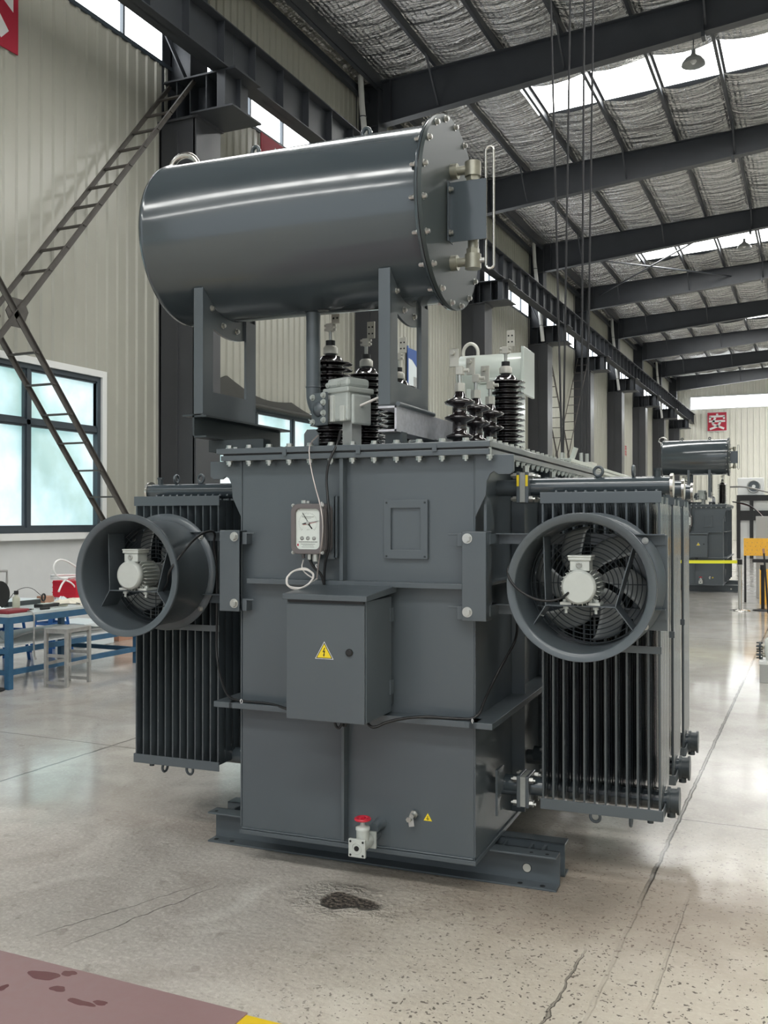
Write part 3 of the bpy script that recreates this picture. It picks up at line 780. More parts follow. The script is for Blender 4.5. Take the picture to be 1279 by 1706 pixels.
# ---- radiators: headers, panel fins, tie bars
def radiator(side, yc, parts, detail):
    X0, X1 = (.80, 1.305); y0, y1 = yc - .175, yc + .175
    sg = side
    m = MB(); xa = .665
    m.cyl((sg * xa, yc, 1.745), (sg * 1.325, yc, 1.745), .040, n=24); hp = None
    root = m.build('radiator', PAINT_GLOSS, T)
    MB().cyl((sg * .60, yc, .40), (sg * 1.31, yc, .40), .042, n=24).build('bottom_header', PAINT_GLOSS, root)
    MB().cyl((sg * 1.325, yc, 1.745), (sg * 1.337, yc, 1.745), .052, n=28).build('header_end_cap', INOX, root)
    m = MB(); m.cyl((sg * 1.31, yc, .40), (sg * 1.322, yc, .40), .056, n=24); m.cyl((sg * 1.322, yc, .40), (sg * 1.35, yc, .40), .05, n=24); m.cyl((sg * 1.35, yc, .40), (sg * 1.36, yc, .40), .058, n=24); m.cyl((sg * 1.325, yc, .33), (sg * 1.325, yc, .38), .018, n=12)
    m.build('header_end_flange', PAINT_DARK, root)
    if parts.get('fin') is None:
        # fluted panel, 5 flutes across its depth, pinched at top and bottom
        def sect(t, z):
            out = []
            n = 40
            for k in range(n + 1):
                y = -.172 + .344 * k / n; e = min(1, (.172 - abs(y)) / .01)
                out.append((y, .0040 if k in (0, n) else (.0015 + t * abs(math.sin(PI * 5 * (k / n))) ** .5)))
            return [(w, y, z) for y, w in out] + [(-w, y, z) for y, w in reversed(out)]
        m = MB(); m.loft([sect(.002, 0), sect(.002, .03), sect(.0070, .075), sect(.0070, 1.235), sect(.002, 1.28), sect(.002, 1.31)], sm=False)
        m.cyl((0, 0, 1.28), (0, 0, 1.36), .010, n=8)
        parts['fin'] = m.build('fin', FINPAINT, root, loc=(0, 0, 0)); fin = parts['fin']; first_ = True
    else: fin = None
    N = 12; 
    for k in range(N):
        x = X0 + .010 + (X1 - X0 - .02) * k / (N - 1)
        if k == 0 and fin is not None: fin.location = (sg * x, yc, .385)
        else: dup(parts['fin'], (sg * x, yc, .385), root)
    def bar_(z0, z1, y=None):
        yy = y0 if y is None else y
        return B(min(sg * X0, sg * X1), max(sg * X0, sg * X1), yy - .006, yy, z0, z1)
    bar_(1.668, 1.716).build('top_bar', PAINT, root, bevel=.001); bar_(.357, .402).build('bottom_bar', PAINT, root, bevel=.001)
    bar_(1.045, 1.075).build('middle_bar', PAINT, root)
    m = MB().box(min(sg * X0, sg * X1), max(sg * X0, sg * X1), y1, y1 + .006, .357, .402); m.build('rear_bar', PAINT, root)
    xo = sg * X1; B(min(xo, xo + sg * .004), max(xo, xo + sg * .004), y0, y1, .357, .40).build('side_bar', PAINT, root)
    if detail:
        for x in (1.02, 1.17):
            MB().torus((sg * x, yc, 1.81), (1, 0, 0) if x > 1.1 else (.2, 1, 0), .020, .007, 20, 6).build('lifting_ring', PAINT, root)
            MB().torus((sg * x, yc - .10, .325), (1, 0, 0) if x > 1.1 else (.2, 1, 0), .022, .007, 20, 6).build('lifting_ring', PAINT, root)
        MB().cyl((sg * 1.25, yc - .1, .325), (sg * 1.25, yc - .1, .36), .013, n=10).build('vent_plug', PAINT_DARK, root); m = MB(); m.cyl((sg * 1.27, yc, 1.78), (sg * 1.27, yc, 1.81), .014, n=12); m.cyl((sg * 1.27, yc, 1.81), (sg * 1.27, yc, 1.82), .018, n=6)
        m.build('vent_plug', PAINT_DARK, root)
        m = MB()
        for k in range(11): 
            x = X0 + .04 + .043 * k; m.lathe((sg * x, yc - .034, 1.722), (0, -.3, .6), [(0, .010), (.006, .008), (.008, .002)], 10)
        m.build('header_weld', PAINT_GLOSS, root)
    # butterfly valves joining tank and headers
    for z, tilt in ((1.742, 0), (.385, 0)):
        x = sg * .695
        v = MB(); v.box(x - .028, x - .012, yc - .068, yc + .068, z - .07, z + .07); v.box(x + .012, x + .028, yc - .068, yc + .068, z - .07, z + .07)
        vo = v.build('radiator_valve', PAINT, root, bevel=.003)
        B(x - .012, x + .012, yc - .062, yc + .062, z - .066, z + .066).build('valve_body', CAST, vo) if False else B(x - .012, x + .012, yc - .062, yc + .062, z - .066, z + .066).build('valve_body', CAST, root)
        m = MB()
        for a in (-.052, .052):
            for c in (-.052, .052):
                m.cyl((x - .055, yc + a, z + c), (x + .055, yc + a, z + c), .007, n=8)
                m.cyl((x - .045, yc + a, z + c), (x - .028, yc + a, z + c), .014, n=6); m.cyl((x + .028, yc + a, z + c), (x + .045, yc + a, z + c), .014, n=6)
        m.build('valve_bolts', STEEL, root)['kind'] = 'stuff'
        if z > 1:
            MB().cyl((x, yc, z + .066), (x, yc, z + .10), .015, n=6).build('valve_stem', STEEL, root)
            for dx in (-.020, .020): B(x + dx - .0055, x + dx + .0055, yc - .0695, yc - .068, z + .005, z + .055).build('valve_tag', YELLOW, root)
    MB().cyl((sg * .56, yc, 1.742), (sg * .67, yc, 1.742), .036, n=20).build('tank_stub', PAINT, root)
    MB().cyl((sg * .56, yc, .385), (sg * .67, yc, .385), .036, n=20).build('tank_stub', PAINT, root)
    return root
parts = {}
for yc in (.375, .955, 1.54): radiator(1, yc, parts, yc < .5)
for yc in (.375, .955, 1.54): radiator(-1, yc, parts, yc < .5)

# ---- cooling fans
def fan(sg):
    cx, cz, y0, y1, Rr = sg * 1.045, 1.340, -.22, .10, .25
    ax = (0, 1, 0)
    m = MB(); n = 72
    m.lathe((cx, y0, cz), ax, [(-.001, .2835), (.0, .2845), (.014, .2845), (.016, .2825), (.012, .262), (.016, .254), (.31, .252)], n, caps=False)
    m.lathe((cx, y0, cz), ax, [(.31, .2485), (.012, .2495), (.004, .252), (-.001, .255), (-.0015, .283)], n, caps=False)
    m.lathe((cx, y1 - .008, cz), ax, [(0, .248), (0, .287), (.008, .287), (.008, .246)], n, caps=False)
    root = m.build('cooling_fan', PAINT, T)
    root['label'] = ('right' if sg > 0 else 'left') + ' fan in a deep round grey shroud'
    for a in (40, 140, 220, 320): bolt('flange_bolt_large', (cx + .270 * math.cos(R(a)), y1 - .009, cz + .270 * math.sin(R(a))), '-y', root, .010, .009)
    # guard: rings and spokes
    m = MB()
    for k in range(10): m.torus((cx, .015, cz), ax, .075 + .0185 * k, .0022, 56, 5)
    for k in range(8):
        a = R(22.5 * 0 + 45 * k + 90); m.cyl((cx + .07 * math.cos(a), .018, cz + .07 * math.sin(a)), (cx + .248 * math.cos(a), .018, cz + .248 * math.sin(a)), .002, n=6)
    m.build('wire_guard', PAINT_DARK, root)
    # blades
    MB().lathe((cx, .03, cz), ax, [(0, .045), (.002, .050), (.05, .050), (.052, .02)], 24).build('hub', BLADE, root)
    bl = MB(); nu, nv = 10, 8; g = {}
    for i in range(nu + 1):
        r = .045 + .185 * i / nu
        for j in range(nv + 1):
            u = i / nu; w = R(14 + 8 * math.sin(PI * min(1, u * 1.1))); a = R(-22 + 38 * u ** 1.3) * -1 + w * (j / nv * 2 - 1)
            g[i, j] = bl.add([(r * math.cos(a), .075 + (j / nv - .5) * .050 * (1 - .25 * u) , r * math.sin(a))])
    for i in range(nu):
        for j in range(nv): bl.face([g[i, j], g[i + 1, j], g[i + 1, j + 1], g[i, j + 1]], True)
    b0 = bl.build('fan_blade', BLADE, root, loc=(cx, -.02, cz)); sol = b0.modifiers.new('s', 'SOLIDIFY'); sol.thickness = .003
    for k in range(1, 6): dup(b0, parent=root, rot=(0, R(60 * k), 0))
    # motor mount: folded plate, shelf with raised and lowered wings
    m = MB(); z0 = cz - .078
    P = [(-.150, cz + .19), (-.150, z0), (.120, z0 - .006), (.185, cz + .165)]
    for (a, b_) in (((-.155, cz + .190), (-.147, z0)), ((-.147, z0), (.122, z0)), ((.190, cz + .160), (.122, z0)), ((.122, z0), (.188, cz - .165)), ((-.147, z0), (-.195, cz - .155))):
        m.bar((cx + a[0], -.085, a[1]), (cx + b_[0], -.085, b_[1]), .12, .004, up=(1, 0, .01) if abs(a[0] - b_[0]) < .1 and abs(a[1] - b_[1]) > .05 else (0, 0, 1))
    m.build('motor_bracket', PAINT, root)
    # motor
    mx = cx - .012
    m = MB(); m.lathe((mx, -.185, cz - .002), ax, [(0, .058), (.006, .066), (.03, .067), (.034, .060), (.15, .060), (.155, .066), (.165, .066), (.17, .03), (.20, .015)], 40)
    for k in range(26):
        a = 2 * PI * k / 26; e = Vector((math.cos(a), 0, math.sin(a))); c0 = Vector((mx, 0, cz - .002))
        m.bar(c0 + e * .066 + Vector((0, -.145, 0)), c0 + e * .066 + Vector((0, -.045, 0)), .003, .022, up=e)
    mo = m.build('motor', MOTOR, root); 
    m = MB(); m.box(mx - .036, mx + .040, -.165, -.09, cz + .060, cz + .100); m.box(mx - .042, mx + .046, -.171, -.084, cz + .100, cz + .112); m.box(mx - .044, mx + .048, -.173, -.082, cz + .112, cz + .120)
    m.build('terminal_box', MOTOR, root, bevel=.003)
    MB().lathe((mx + .0, -.165, cz + .082), (0, -1, 0), [(0, .012), (.006, .012), (.0061, .006), (.003, .006)], 16).build('terminal_plug', CAST, root)
    for s in (-1, 1):
        m = MB(); m.box(mx + s * .055 - .022, mx + s * .055 + .022, -.15, -.06, z0 + .004, z0 + .014); m.box(mx + s * .04 - .006, mx + s * .04 + .006, -.14, -.07, z0 + .01, z0 + .03)
        m.cyl((mx + s * .058, -.125, z0 + .026), (mx + s * .058, -.125, z0 - .030), .006, n=8); m.cyl((mx + s * .058, -.125, z0 + .014), (mx + s * .058, -.125, z0 + .024), .012, n=6); m.cyl((mx + s * .058, -.125, z0 - .014), (mx + s * .058, -.125, z0 - .004), .012, n=6)
        m.build('motor_foot', MOTOR, root)
    return root
fan(1); fan(-1)
def bracket(sg):
    x0, x1 = (.53, .635)
    a = min(sg * x0, sg * x1); b_ = max(sg * x0, sg * x1)
    m = MB(); m.box(a, b_, -.07, -.062, 1.178, 1.548); xo = sg * x1; m.box(min(xo, xo - sg * .006), max(xo, xo - sg * .006), -.065, .02, 1.178, 1.548)
    m.box(a, b_, -.065, .02, 1.543, 1.549); m.box(a, b_, -.065, .0, 1.178, 1.184)
    root = m.build('fan_bracket', PAINT, T, bevel=.003)
    for z in (1.52, 1.215): bolt('bracket_head', (sg * .555, -.071, z), '-y', root, .016, .012)
    for z in (1.485, 1.18):
        xx = sg * .515; m = MB(); m.box(xx - .012, xx + .012, -.05, 0, z, z + .056); m.box(xx - sg * .03 - .02, xx - sg * .03 + .02, -.050, -.044, z + .048, z + .056); m.build('bracket_lug', PAINT, root, bevel=.002)
    for z in (1.495, 1.195):
        m = MB(); m.box(min(sg * .60, sg * 1.33), max(sg * .60, sg * 1.33), .11, .118, z, z + .045); m.box(min(sg * .60, sg * 1.33), max(sg * .60, sg * 1.33), .07, .118, z + .041, z + .045)
        m.box(min(sg * .60, sg * .64), max(sg * .60, sg * .64), -.02, .118, z, z + .045)
        m.build('support_arm', PAINT, root)
    B(min(sg * 1.20, sg * 1.335), max(sg * 1.20, sg * 1.335), .118, .124, 1.15, 1.535).build('outer_plate', PAINT, root, bevel=.001)
    for z in (1.19, 1.50): bolt('bracket_head_small', (sg * 1.245 , .112, z), '-y', root, .010, .008)
    return root
bracket(1); bracket(-1)

# ---- control cabinet
cab = B(-.148, .208, -.322, -.045, .775, 1.268).build('control_cabinet', PAINT, T, bevel=.002)
door = B(-.149, .204, -.334, -.324, .772, 1.252).build('door', PAINT, cab, bevel=.003)
m = MB(); m.prism([(-.355, 1.268), (-.355, 1.292), (-.02, 1.315), (-.02, 1.285)], 'x', -.158, .222); m.build('lid', PAINT, cab, bevel=.003)
B(-.146, .200, -.330, -.322, 1.256, 1.267).build('lid_gap_shade', SEAL_AND_SHADE, cab)  # black strip painting the shade in the gap below the lid
for z in (.85, 1.16): MB().box(.208, .214, -.07, -.03, z, z + .06).build('hinge', PAINT, cab)
MB().box(.10, .20, -.05, 0, .80, .86).build('wall_bracket', PAINT_DARK, cab)
MB().lathe((.139, -.334, 1.060), (0, -1, 0), [(0, .015), (.008, .015), (.010, .011)], 24).build('lock', BLACK, cab)
def tri(cx, cz, s, y, th):
    h = s * .866; return MB().prism([(cx - s / 2, cz - h / 3), (cx + s / 2, cz - h / 3), (cx, cz + 2 * h / 3)], 'y', y - th, y)
def sign(cx, cz, s, y, parent, kind):
    a = tri(cx, cz, s, y, .0008).build('warning_sign', WHITEINK if kind == 'bolt' else YELLOW, parent); a['label'] = 'yellow triangular warning sticker'
    if kind == 'bolt': tri(cx, cz, s * .91, y - .0008, .0003).build('sign_border', BLACKINK, parent)
    if kind == 'bolt': tri(cx, cz, s * .78, y - .0011, .0003).build('sign_field', YELLOW, parent)
    if kind == 'bolt':
        P = [(.02, .34), (-.12, .05), (-.015, .08), (-.05, -.10), (-.09, -.085), (-.02, -.235), (.045, -.06), (.005, -.075), (.075, .16), (-.03, .13), (.085, .34)]
        MB().prism([(cx + u * s * .8, cz + v * s * .8) for u, v in P], 'y', y - .0018, y - .0014).build('lightning_mark', BLACKINK, parent)
    else:
        m = MB(); y_ = y - .0014; m.box(cx - .0012, cx + .0012, y_ - .0004, y_, cz - .001, cz + .010); 
        for w, z in ((.007, -.001), (.0045, -.004), (.002, -.0065)): m.box(cx - w, cx + w, y_ - .0004, y_, cz + z - .0008, cz + z + .0008)
        m.build('earth_mark', BLACKINK, parent)
sign(.026, 1.052, .083, -.3342, cab, 'bolt')
sign(.357, .320, .038, -.0006, tank, 'earth')
m = MB(); m.cyl((.300, 0, .335), (.300, -.05, .335), .010, n=10); m.cyl((.300, -.012, .335), (.300, -.022, .335), .018, n=6)
e = m.build('earth_stud', STEEL, tank)
m = MB(); m.bar((.292, -.04, .33), (.300, -.045, .290), .024, .004, up=(0, 1, 0)); m.cyl((.290, -.035, .322), (.290, -.06, .322), .012, n=6); m.build('earth_lug', STEEL, tank, bevel=.001)

# ---- drain valve
dv = MB(); cx, cz = .118, .228
dv.box(cx - .038, cx + .038, -.215, -.200, cz - .038, cz + .038); dv.cyl((cx, -.2, cz), (cx, -.10, cz), .030, n=24); dv.box(cx - .036, cx + .036, -.095, -.080, cz - .036, cz + .036)
dv.cyl((cx, -.15, cz), (cx, -.15, cz + .060), .027, n=20)
v = dv.build('drain_valve', MOTOR, T, bevel=.003); v['label'] = 'pale grey flanged drain valve with red hand wheel'
m = MB()
for a in (-1, 1):
    for c in (-1, 1): m.cyl((cx + a * .028, -.2152, cz + c * .028), (cx + a * .028, -.2165, cz + c * .028), .0048, n=12)
m.cyl((cx, -.2152, cz), (cx, -.2170, cz), .011, n=16); m.build('flange_holes', BLACKINK, v)
MB().torus((cx, -.2155, cz), (0, 1, 0), .022, .0018, 32, 6).build('sealing_ring', MOTOR, v)
m = MB(); m.lathe((cx, -.15, cz + .060), (0, 0, 1), [(0, .030), (.012, .030), (.014, .018), (.022, .010), (.05, .006)], 20); m.build('valve_bonnet', MOTOR, v)
m = MB(); m.torus((cx, -.15, cz + .105), (0, 0, 1), .030, .0065, 36, 8); m.cyl((cx, -.15, cz + .095), (cx, -.15, cz + .115), .010, n=12)
for k in range(5):
    a = 2 * PI * k / 5; m.cyl((cx, -.15, cz + .103), (cx + .03 * math.cos(a), -.15 + .03 * math.sin(a), cz + .105), .004, n=6)
m.build('hand_wheel', REDP, v)
MB().lathe((cx + .02, -.08, cz + .045), (0, 1, 0), [(0, .022), (.07, .022), (.075, .028), (.08, .028)], 20).build('valve_neck', PAINT, v)
MB().cyl((cx, -.085, cz), (cx, 0, cz), .024, n=20).build('valve_pipe', PAINT, v)

# ---- temperature gauge
gx0, gx1, gz0, gz1 = -.226, -.064, 1.447, 1.668
tg = MB().prism(rrect(gx0, gx1, gz0, gz1, .035), 'y', -.135, -.055).build('temperature_gauge', BEZEL, T, bevel=.004)
tg['label'] = 'brown grey dial thermometer with white face and glass front'
fx0, fx1, fz0, fz1 = gx0 + .022, gx1 - .022, gz0 + .022, gz1 - .022
ringprism(rrect(gx0 + .002, gx1 - .002, gz0 + .002, gz1 - .002, .034), rrect(fx0, fx1, fz0, fz1, .022), -.150, -.134).build('gauge_bezel', BEZEL, tg, bevel=.0025)
MB().prism(rrect(fx0 - .001, fx1 + .001, fz0 - .001, fz1 + .001, .022), 'y', -.1385, -.1355).build('dial_face', FACE, tg)
dcx, dcz, Y_ = (fx0 + fx1) / 2 - .001, fz1 - .062, -.1387
m = MB()
for k in range(31):
    a = R(225 - 270 * k / 30); r1 = .046; r0_ = r1 - (.009 if k % 5 == 0 else .005)
    m.bar((dcx + r0_ * math.cos(a), Y_, dcz + r0_ * math.sin(a)), (dcx + r1 * math.cos(a), Y_, dcz + r1 * math.sin(a)), .0006, .0008, up=(0, 1, 0))
random.seed(9)
for z, w, hh in ((dcz + .026, .055, .0022), (dcz + .020, .03, .0012), (dcz - .030, .012, .0012), (fz0 + .032, .09, .0030), (fz0 + .023, .068, .0018), (fz0 + .017, .05, .0014), (fz0 + .010, .06, .0014)):
    x = dcx - w / 2
    while x < dcx + w / 2:
        q = random.uniform(.0012, .0026); m.box(x, x + q, Y_ - .0003, Y_, z - hh / 2, z + hh / 2); x += q + .0008
m.build('dial_print', BLACKINK, tg)['kind'] = 'stuff'
m = MB(); 
for k in (-1, 0, 1): m.lathe((dcx + k * .029, Y_, fz0 + .048), (0, -1, 0), [(0, .009), (.0006, .009), (.0007, .005), (.001, .005)], 16)
m.build('adjuster_screw', CAST, tg)
B(fx0 + .006, fx0 + .013, Y_ - .0004, Y_, fz0 + .014, fz0 + .024).build('red_stamp', SIGNRED, tg)
m = MB(); y2 = Y_ - .003
m.bar((dcx - .025, y2, dcz + .044), (dcx + .021, y2, dcz - .026), .0022, .0012, up=(0, 1, 0)); m.bar((dcx, y2, dcz - .0), (dcx + .021, y2, dcz - .026), .005, .0012, up=(0, 1, 0))
m.bar((dcx - .026, y2 - .001, dcz - .005), (dcx - .008, y2 - .001, dcz - .001), .0042, .001, up=(0, 1, 0)); m.bar((dcx, y2 - .001, dcz), (dcx + .052, y2 - .001, dcz + .009), .0013, .001, up=(0, 1, 0))
m.build('needle', BLACKINK, tg)
MB().bar((dcx - .024, y2 + .001, dcz - .009), (dcx + .04, y2 + .001, dcz + .004), .0014, .0008, up=(0, 1, 0)).build('red_needle', SIGNRED, tg)
MB().cyl((dcx, Y_, dcz), (dcx, Y_ - .006, dcz), .007, n=16).build('needle_hub', STEEL, tg)
for x in (gx0 + .010, gx1 - .010):
    for z in (gz0 + .008, gz1 - .008): bolt('gauge_screw', (x, -.142, z), '-y', tg, .006, .006)
B(-.19, -.055, -.055, -.048, 1.425, 1.705).build('gauge_plate', PAINT, tg)
m = B(-.06, -.045, -.055, 0, 1.43, 1.70); m.build('gauge_plate', PAINT, tg)
m = MB(); m.cyl((-.185, -.10, 1.67), (-.185, -.10, 1.683), .012, n=6); m.cyl((-.165, -.10, 1.67), (-.165, -.10, 1.680), .010, n=6); m.build('top_plug', STEEL, tg)
for x, r in ((-.190, .008), (-.160, .011), (-.130, .015)): MB().cyl((x, -.095, 1.447), (x, -.095, 1.447 - .028 * r / .015 - .004), r, n=12).build('cable_gland', STEEL if r > .009 else BEZEL, tg)

# ---- cables
def cable(name, pts, r, m, parent=T, label=None):
    o = MB().tube(pts, r, 8, smooth=2).build(name, m, parent)
    if label: o['label'] = label
    return o
cable('capillary_tube', [(-.155, -.02, 1.975), (-.170, -.085, 1.93), (-.155, -.10, 1.84), (-.120, -.12, 1.74), (-.080, -.15, 1.66), (-.060, -.165, 1.58), (-.066, -.165, 1.49), (-.100, -.13, 1.41), (-.112, -.12, 1.34)], .0035, BRONZE_TUBE)
coil = []
for k in range(60):
    a = 2 * PI * k / 15; coil.append((-.155 + (.062 + .003 * math.sin(k)) * math.cos(a), -.20 + .04 * math.sin(a * 1.0) + .004 * math.sin(k * 1.7), 1.345 + (.040 + .004 * math.cos(k * .9)) * math.sin(a)))
cable('coiled_capillary', [(-.190, -.095, 1.42), (-.19, -.12, 1.38)] + coil + [(-.112, -.12, 1.34)], .003, WIRE_W)
cable('signal_cable', [(-.055, .0, 1.99), (-.04, -.06, 1.93), (-.07, -.085, 1.86), (-.085, -.085, 1.78), (-.070, -.10, 1.70), (-.052, -.12, 1.60), (-.056, -.11, 1.48), (-.09, -.09, 1.40), (-.10, -.07, 1.31)], .006, BLACK)
cable('signal_cable', [(-.160, -.095, 1.425), (-.145, -.09, 1.39), (-.11, -.08, 1.36), (-.10, -.07, 1.31)], .006, BLACK)
cable('fan_cable', [(-.92, -.10, 1.265), (-.85, -.16, 1.31), (-.80, -.235, 1.36), (-.765, -.20, 1.43), (-.755, -.06, 1.53), (-.745, .08, 1.55), (-.775, .10, 1.47), (-.765, .12, 1.39), (-.765, .12, 1.10), (-.77, .12, .95), (-.70, .05, .84), (-.60, -.05, .775), (-.512, -.07, .770), (-.35, -.06, .770), (-.15, -.16, .745), (-.07, -.16, .755), (-.05, -.16, .775)], .0058, BLACK)
cable('fan_cable', [(1.035, -.06, 1.30), (1.01, -.14, 1.34), (.985, -.21, 1.30), (.93, -.235, 1.283), (.86, -.235, 1.295), (.79, -.235, 1.34), (.757, -.225, 1.40), (.75, -.05, 1.43), (.72, .10, 1.40)], .005, BLACK)
cable('fan_cable', [(.72, .12, 1.20), (.66, .35, 1.06), (.63, .25, .98), (.61, .02, .86), (.60, -.07, .775), (.50, -.07, .770), (.35, -.10, .775), (.24, -.18, .76), (.20, -.22, .735), (.17, -.22, .75), (.16, -.2, .775)], .0062, BLACK)
cable('cabinet_cable', [(.01, -.2, .775), (.012, -.2, .73), (.03, -.2, .715), (.045, -.2, .74), (.045, -.2, .775)], .006, BLACK)
cable('cabinet_cable', [(.03, -.18, .775), (.035, -.18, .74), (.045, -.18, .72), (.058, -.18, .74), (.058, -.18, .775)], .006, BLACK)
for p in ((-.512, -.08, .772), (.58, -.08, .768), (-.112, -.12, 1.395), (-.07, -.155, 1.665)):
    MB().torus(p, (1, 0, .2), .009, .002, 16, 5).build('cable_tie', WHITEINK, T)

# ---- the same model further down the hall, without radiators and fans
T2 = copy_tree(T, None, skip=('radiator', 'cooling_fan', 'fan_bracket', 'fan_cable', 'coiled_capillary'))
T2.location = (-2.48, 22.0, 0); T2.rotation_euler = (0, 0, R(1.5))
T2['label'] = 'distant grey power transformer standing behind the yellow barrier belt'

seen_ = {}
for ch in T2.children:
    k = ch.name.split('.')[0]; seen_[k] = seen_.get(k, 0) + 1
    dx = {'conservator': .30, 'control_cabinet': .06, 'temperature_gauge': .0, 'oil_pipe': .2, 'gas_relay': .2}.get(k, 0)
    if k == 'low_voltage_bushing': dx = -.62
    if k == 'high_voltage_bushing' and seen_[k] == 4: dx = .19; ch.location.y -= .9
    if k in ('conservator_support', 'support_beam'): dx = .62 if seen_[k] == 1 else .12
    ch.location.x += dx
# ================================================================== LACED CROSS BRACES
def brace(y0, label):
    t = thing('laced_cross_brace', label, 'brace', (0, y0, 0), 0)
    A = lambda s_: ((6.0 + 7.35 * s_), (.2 + 8.85 * s_)); Bq = lambda s_: (5.95 + 7.0 * s_, 8.45 - 8.43 * s_)
    for fn in (A, Bq):
        for x, w in ((-9.60, .085), (-10.10, .075)):
            p, q = fn(0), fn(1)
            m = MB(); d = (Vector((0, q[0] - p[0], q[1] - p[1]))).normalized(); n_ = Vector((0, -d.z, d.y))
            a, b = Vector((x, p[0], p[1])), Vector((x, q[0], q[1]))
            m.bar(a, b, .010, w, up=n_); m.bar(a + n_ * w / 2 + Vector((.015, 0, 0)), b + n_ * w / 2 + Vector((.015, 0, 0)), .035, .008, up=n_)
            m.build('rail', BRACE, t)
    r0 = None
    for fn, n in ((A, 22), (Bq, 22)):
        for k in range(1, n):
            s_ = k / n; y, z = fn(s_)
            if abs(s_ - .47) < .035: continue
            if r0 is None: r0 = MB().box(-10.12, -9.58, -.03, .03, -.012, .012).build('rung', BRACE, t, loc=(0, y, z))
            else: dup(r0, (0, y, z), t)
    yc, zc = 9.43, 4.32
    for x in (-9.61, -10.11): MB().prism([(yc - .20, zc + .0), (yc - .08, zc + .19), (yc + .11, zc + .19), (yc + .19, zc + .04), (yc + .09, zc - .19), (yc - .09, zc - .19)], 'x', x - .008, x + .008).build('gusset_plate', BRACE, t)
    return t
brace(0, 'brown laced ladder-like cross brace in front of the large window at left')
brace(30.4, 'distant laced ladder-like cross brace between columns beyond the pale transformer')

# ================================================================== SIGNS ON THE WALLS
def sign_board(label, x, y0, y1, z0, z1, polys, group=None):
    t = thing('safety_sign', label, 'sign', (x, (y0 + y1) / 2, z0), 0)
    B(0, .02, y0 - (y0 + y1) / 2, y1 - (y0 + y1) / 2, 0, z1 - z0).build('sign_board', SIGNRED, t)
    m = MB(); yc = (y0 + y1) / 2; w = y1 - y0; h = z1 - z0
    for P in polys: m.prism([(-w / 2 + u * w, v * h) for u, v in P], 'x', .021, .026)
    o = m.build('white_strokes', WHITEINK, t); o['kind'] = 'stuff'
    return t
sx = WX + .03
sign_board('red sign with a white character, cut off by the top left corner', sx, 8.70, 10.06, 8.14, 9.50,
    [[(.52, .80), (.60, .90), (.93, .62), (.93, .41), (.70, .545), (.60, .40), (.46, .54), (.4, .7)], [(.50, .45), (.60, .49), (.87, .19), (.77, .08), (.50, .36)], [(.5, .5), (.40, .35), (.18, .10), (.08, .2), (.3, .45), (.42, .75)], [(.30, .95), (.42, .98), (.5, .7), (.4, .6)]])
sign_board('red sign with white strokes, mostly hidden behind the oil drum', sx, 16.5, 17.85, 8.1, 9.44,
    [[(.28, .60), (.40, .90), (.50, .86), (.42, .62)], [(.1, .62), (.9, .62), (.9, .5), (.1, .5)], [(.45, .9), (.6, .9), (.56, .1), (.44, .1)], [(.5, .86), (.75, .76), (.75, .70), (.5, .78)]])
# character "an" on the end wall
t = thing('safety_sign', 'small red sign with a white Chinese character on the far end wall', 'sign', (-7.17, FARY - .09, 8.45), 0)
B(-.70, .70, -.02, 0, 0, 1.42).build('sign_board', SIGNRED, t); B(-.73, .73, -.01, 0, -.05, 1.45).build('sign_edge', WHITEINK, t)
def glyphs(curve, name, parent, w, h, loc, rot):
    tmp = bpy.data.objects.new('tmp', curve); C.objects.link(tmp); bpy.context.view_layer.update()
    me = bpy.data.meshes.new_from_object(tmp.evaluated_get(bpy.context.evaluated_depsgraph_get())); me.name = name
    bpy.data.objects.remove(tmp)
    xs_ = [v.co.x for v in me.vertices]; ys_ = [v.co.y for v in me.vertices]
    cx_, cy_ = (min(xs_) + max(xs_)) / 2, (min(ys_) + max(ys_)) / 2; fx, fy = w / (max(xs_) - min(xs_)), h / (max(ys_) - min(ys_))
    for v in me.vertices: v.co.x = (v.co.x - cx_) * fx; v.co.y = (v.co.y - cy_) * fy
    me.materials.clear(); me.materials.append(WHITEINK)
    o = bpy.data.objects.new(name, me); C.objects.link(o); o.parent = parent; o.location = loc; o.rotation_euler = rot; o['kind'] = 'stuff'
    return o
m = MB(); cz_ = .70
def stroke(pts, w):
    for a, b in zip(pts, pts[1:]):
        a, b = Vector((a[0] * 1.25, -.03, cz_ + a[1] * 1.25)), Vector((b[0] * 1.25, -.03, cz_ + b[1] * 1.25)); m.bar(a, b, .02, w * 1.25, up=Vector((0, 1, 0)).cross(b - a).normalized())
stroke([(.0, .50), (.03, .36)], .12); stroke([(-.46, .33), (.46, .33)], .12); stroke([(-.41, .34), (-.41, .14)], .12); stroke([(.41, .34), (.41, .16)], .12)
stroke([(-.48, .03), (.48, .03)], .12); stroke([(-.10, .26), (-.27, -.14), (.42, -.44)], .125); stroke([(.21, .02), (.08, -.26), (-.42, -.46)], .125)
m.build('character', WHITEINK, t)['kind'] = 'stuff'

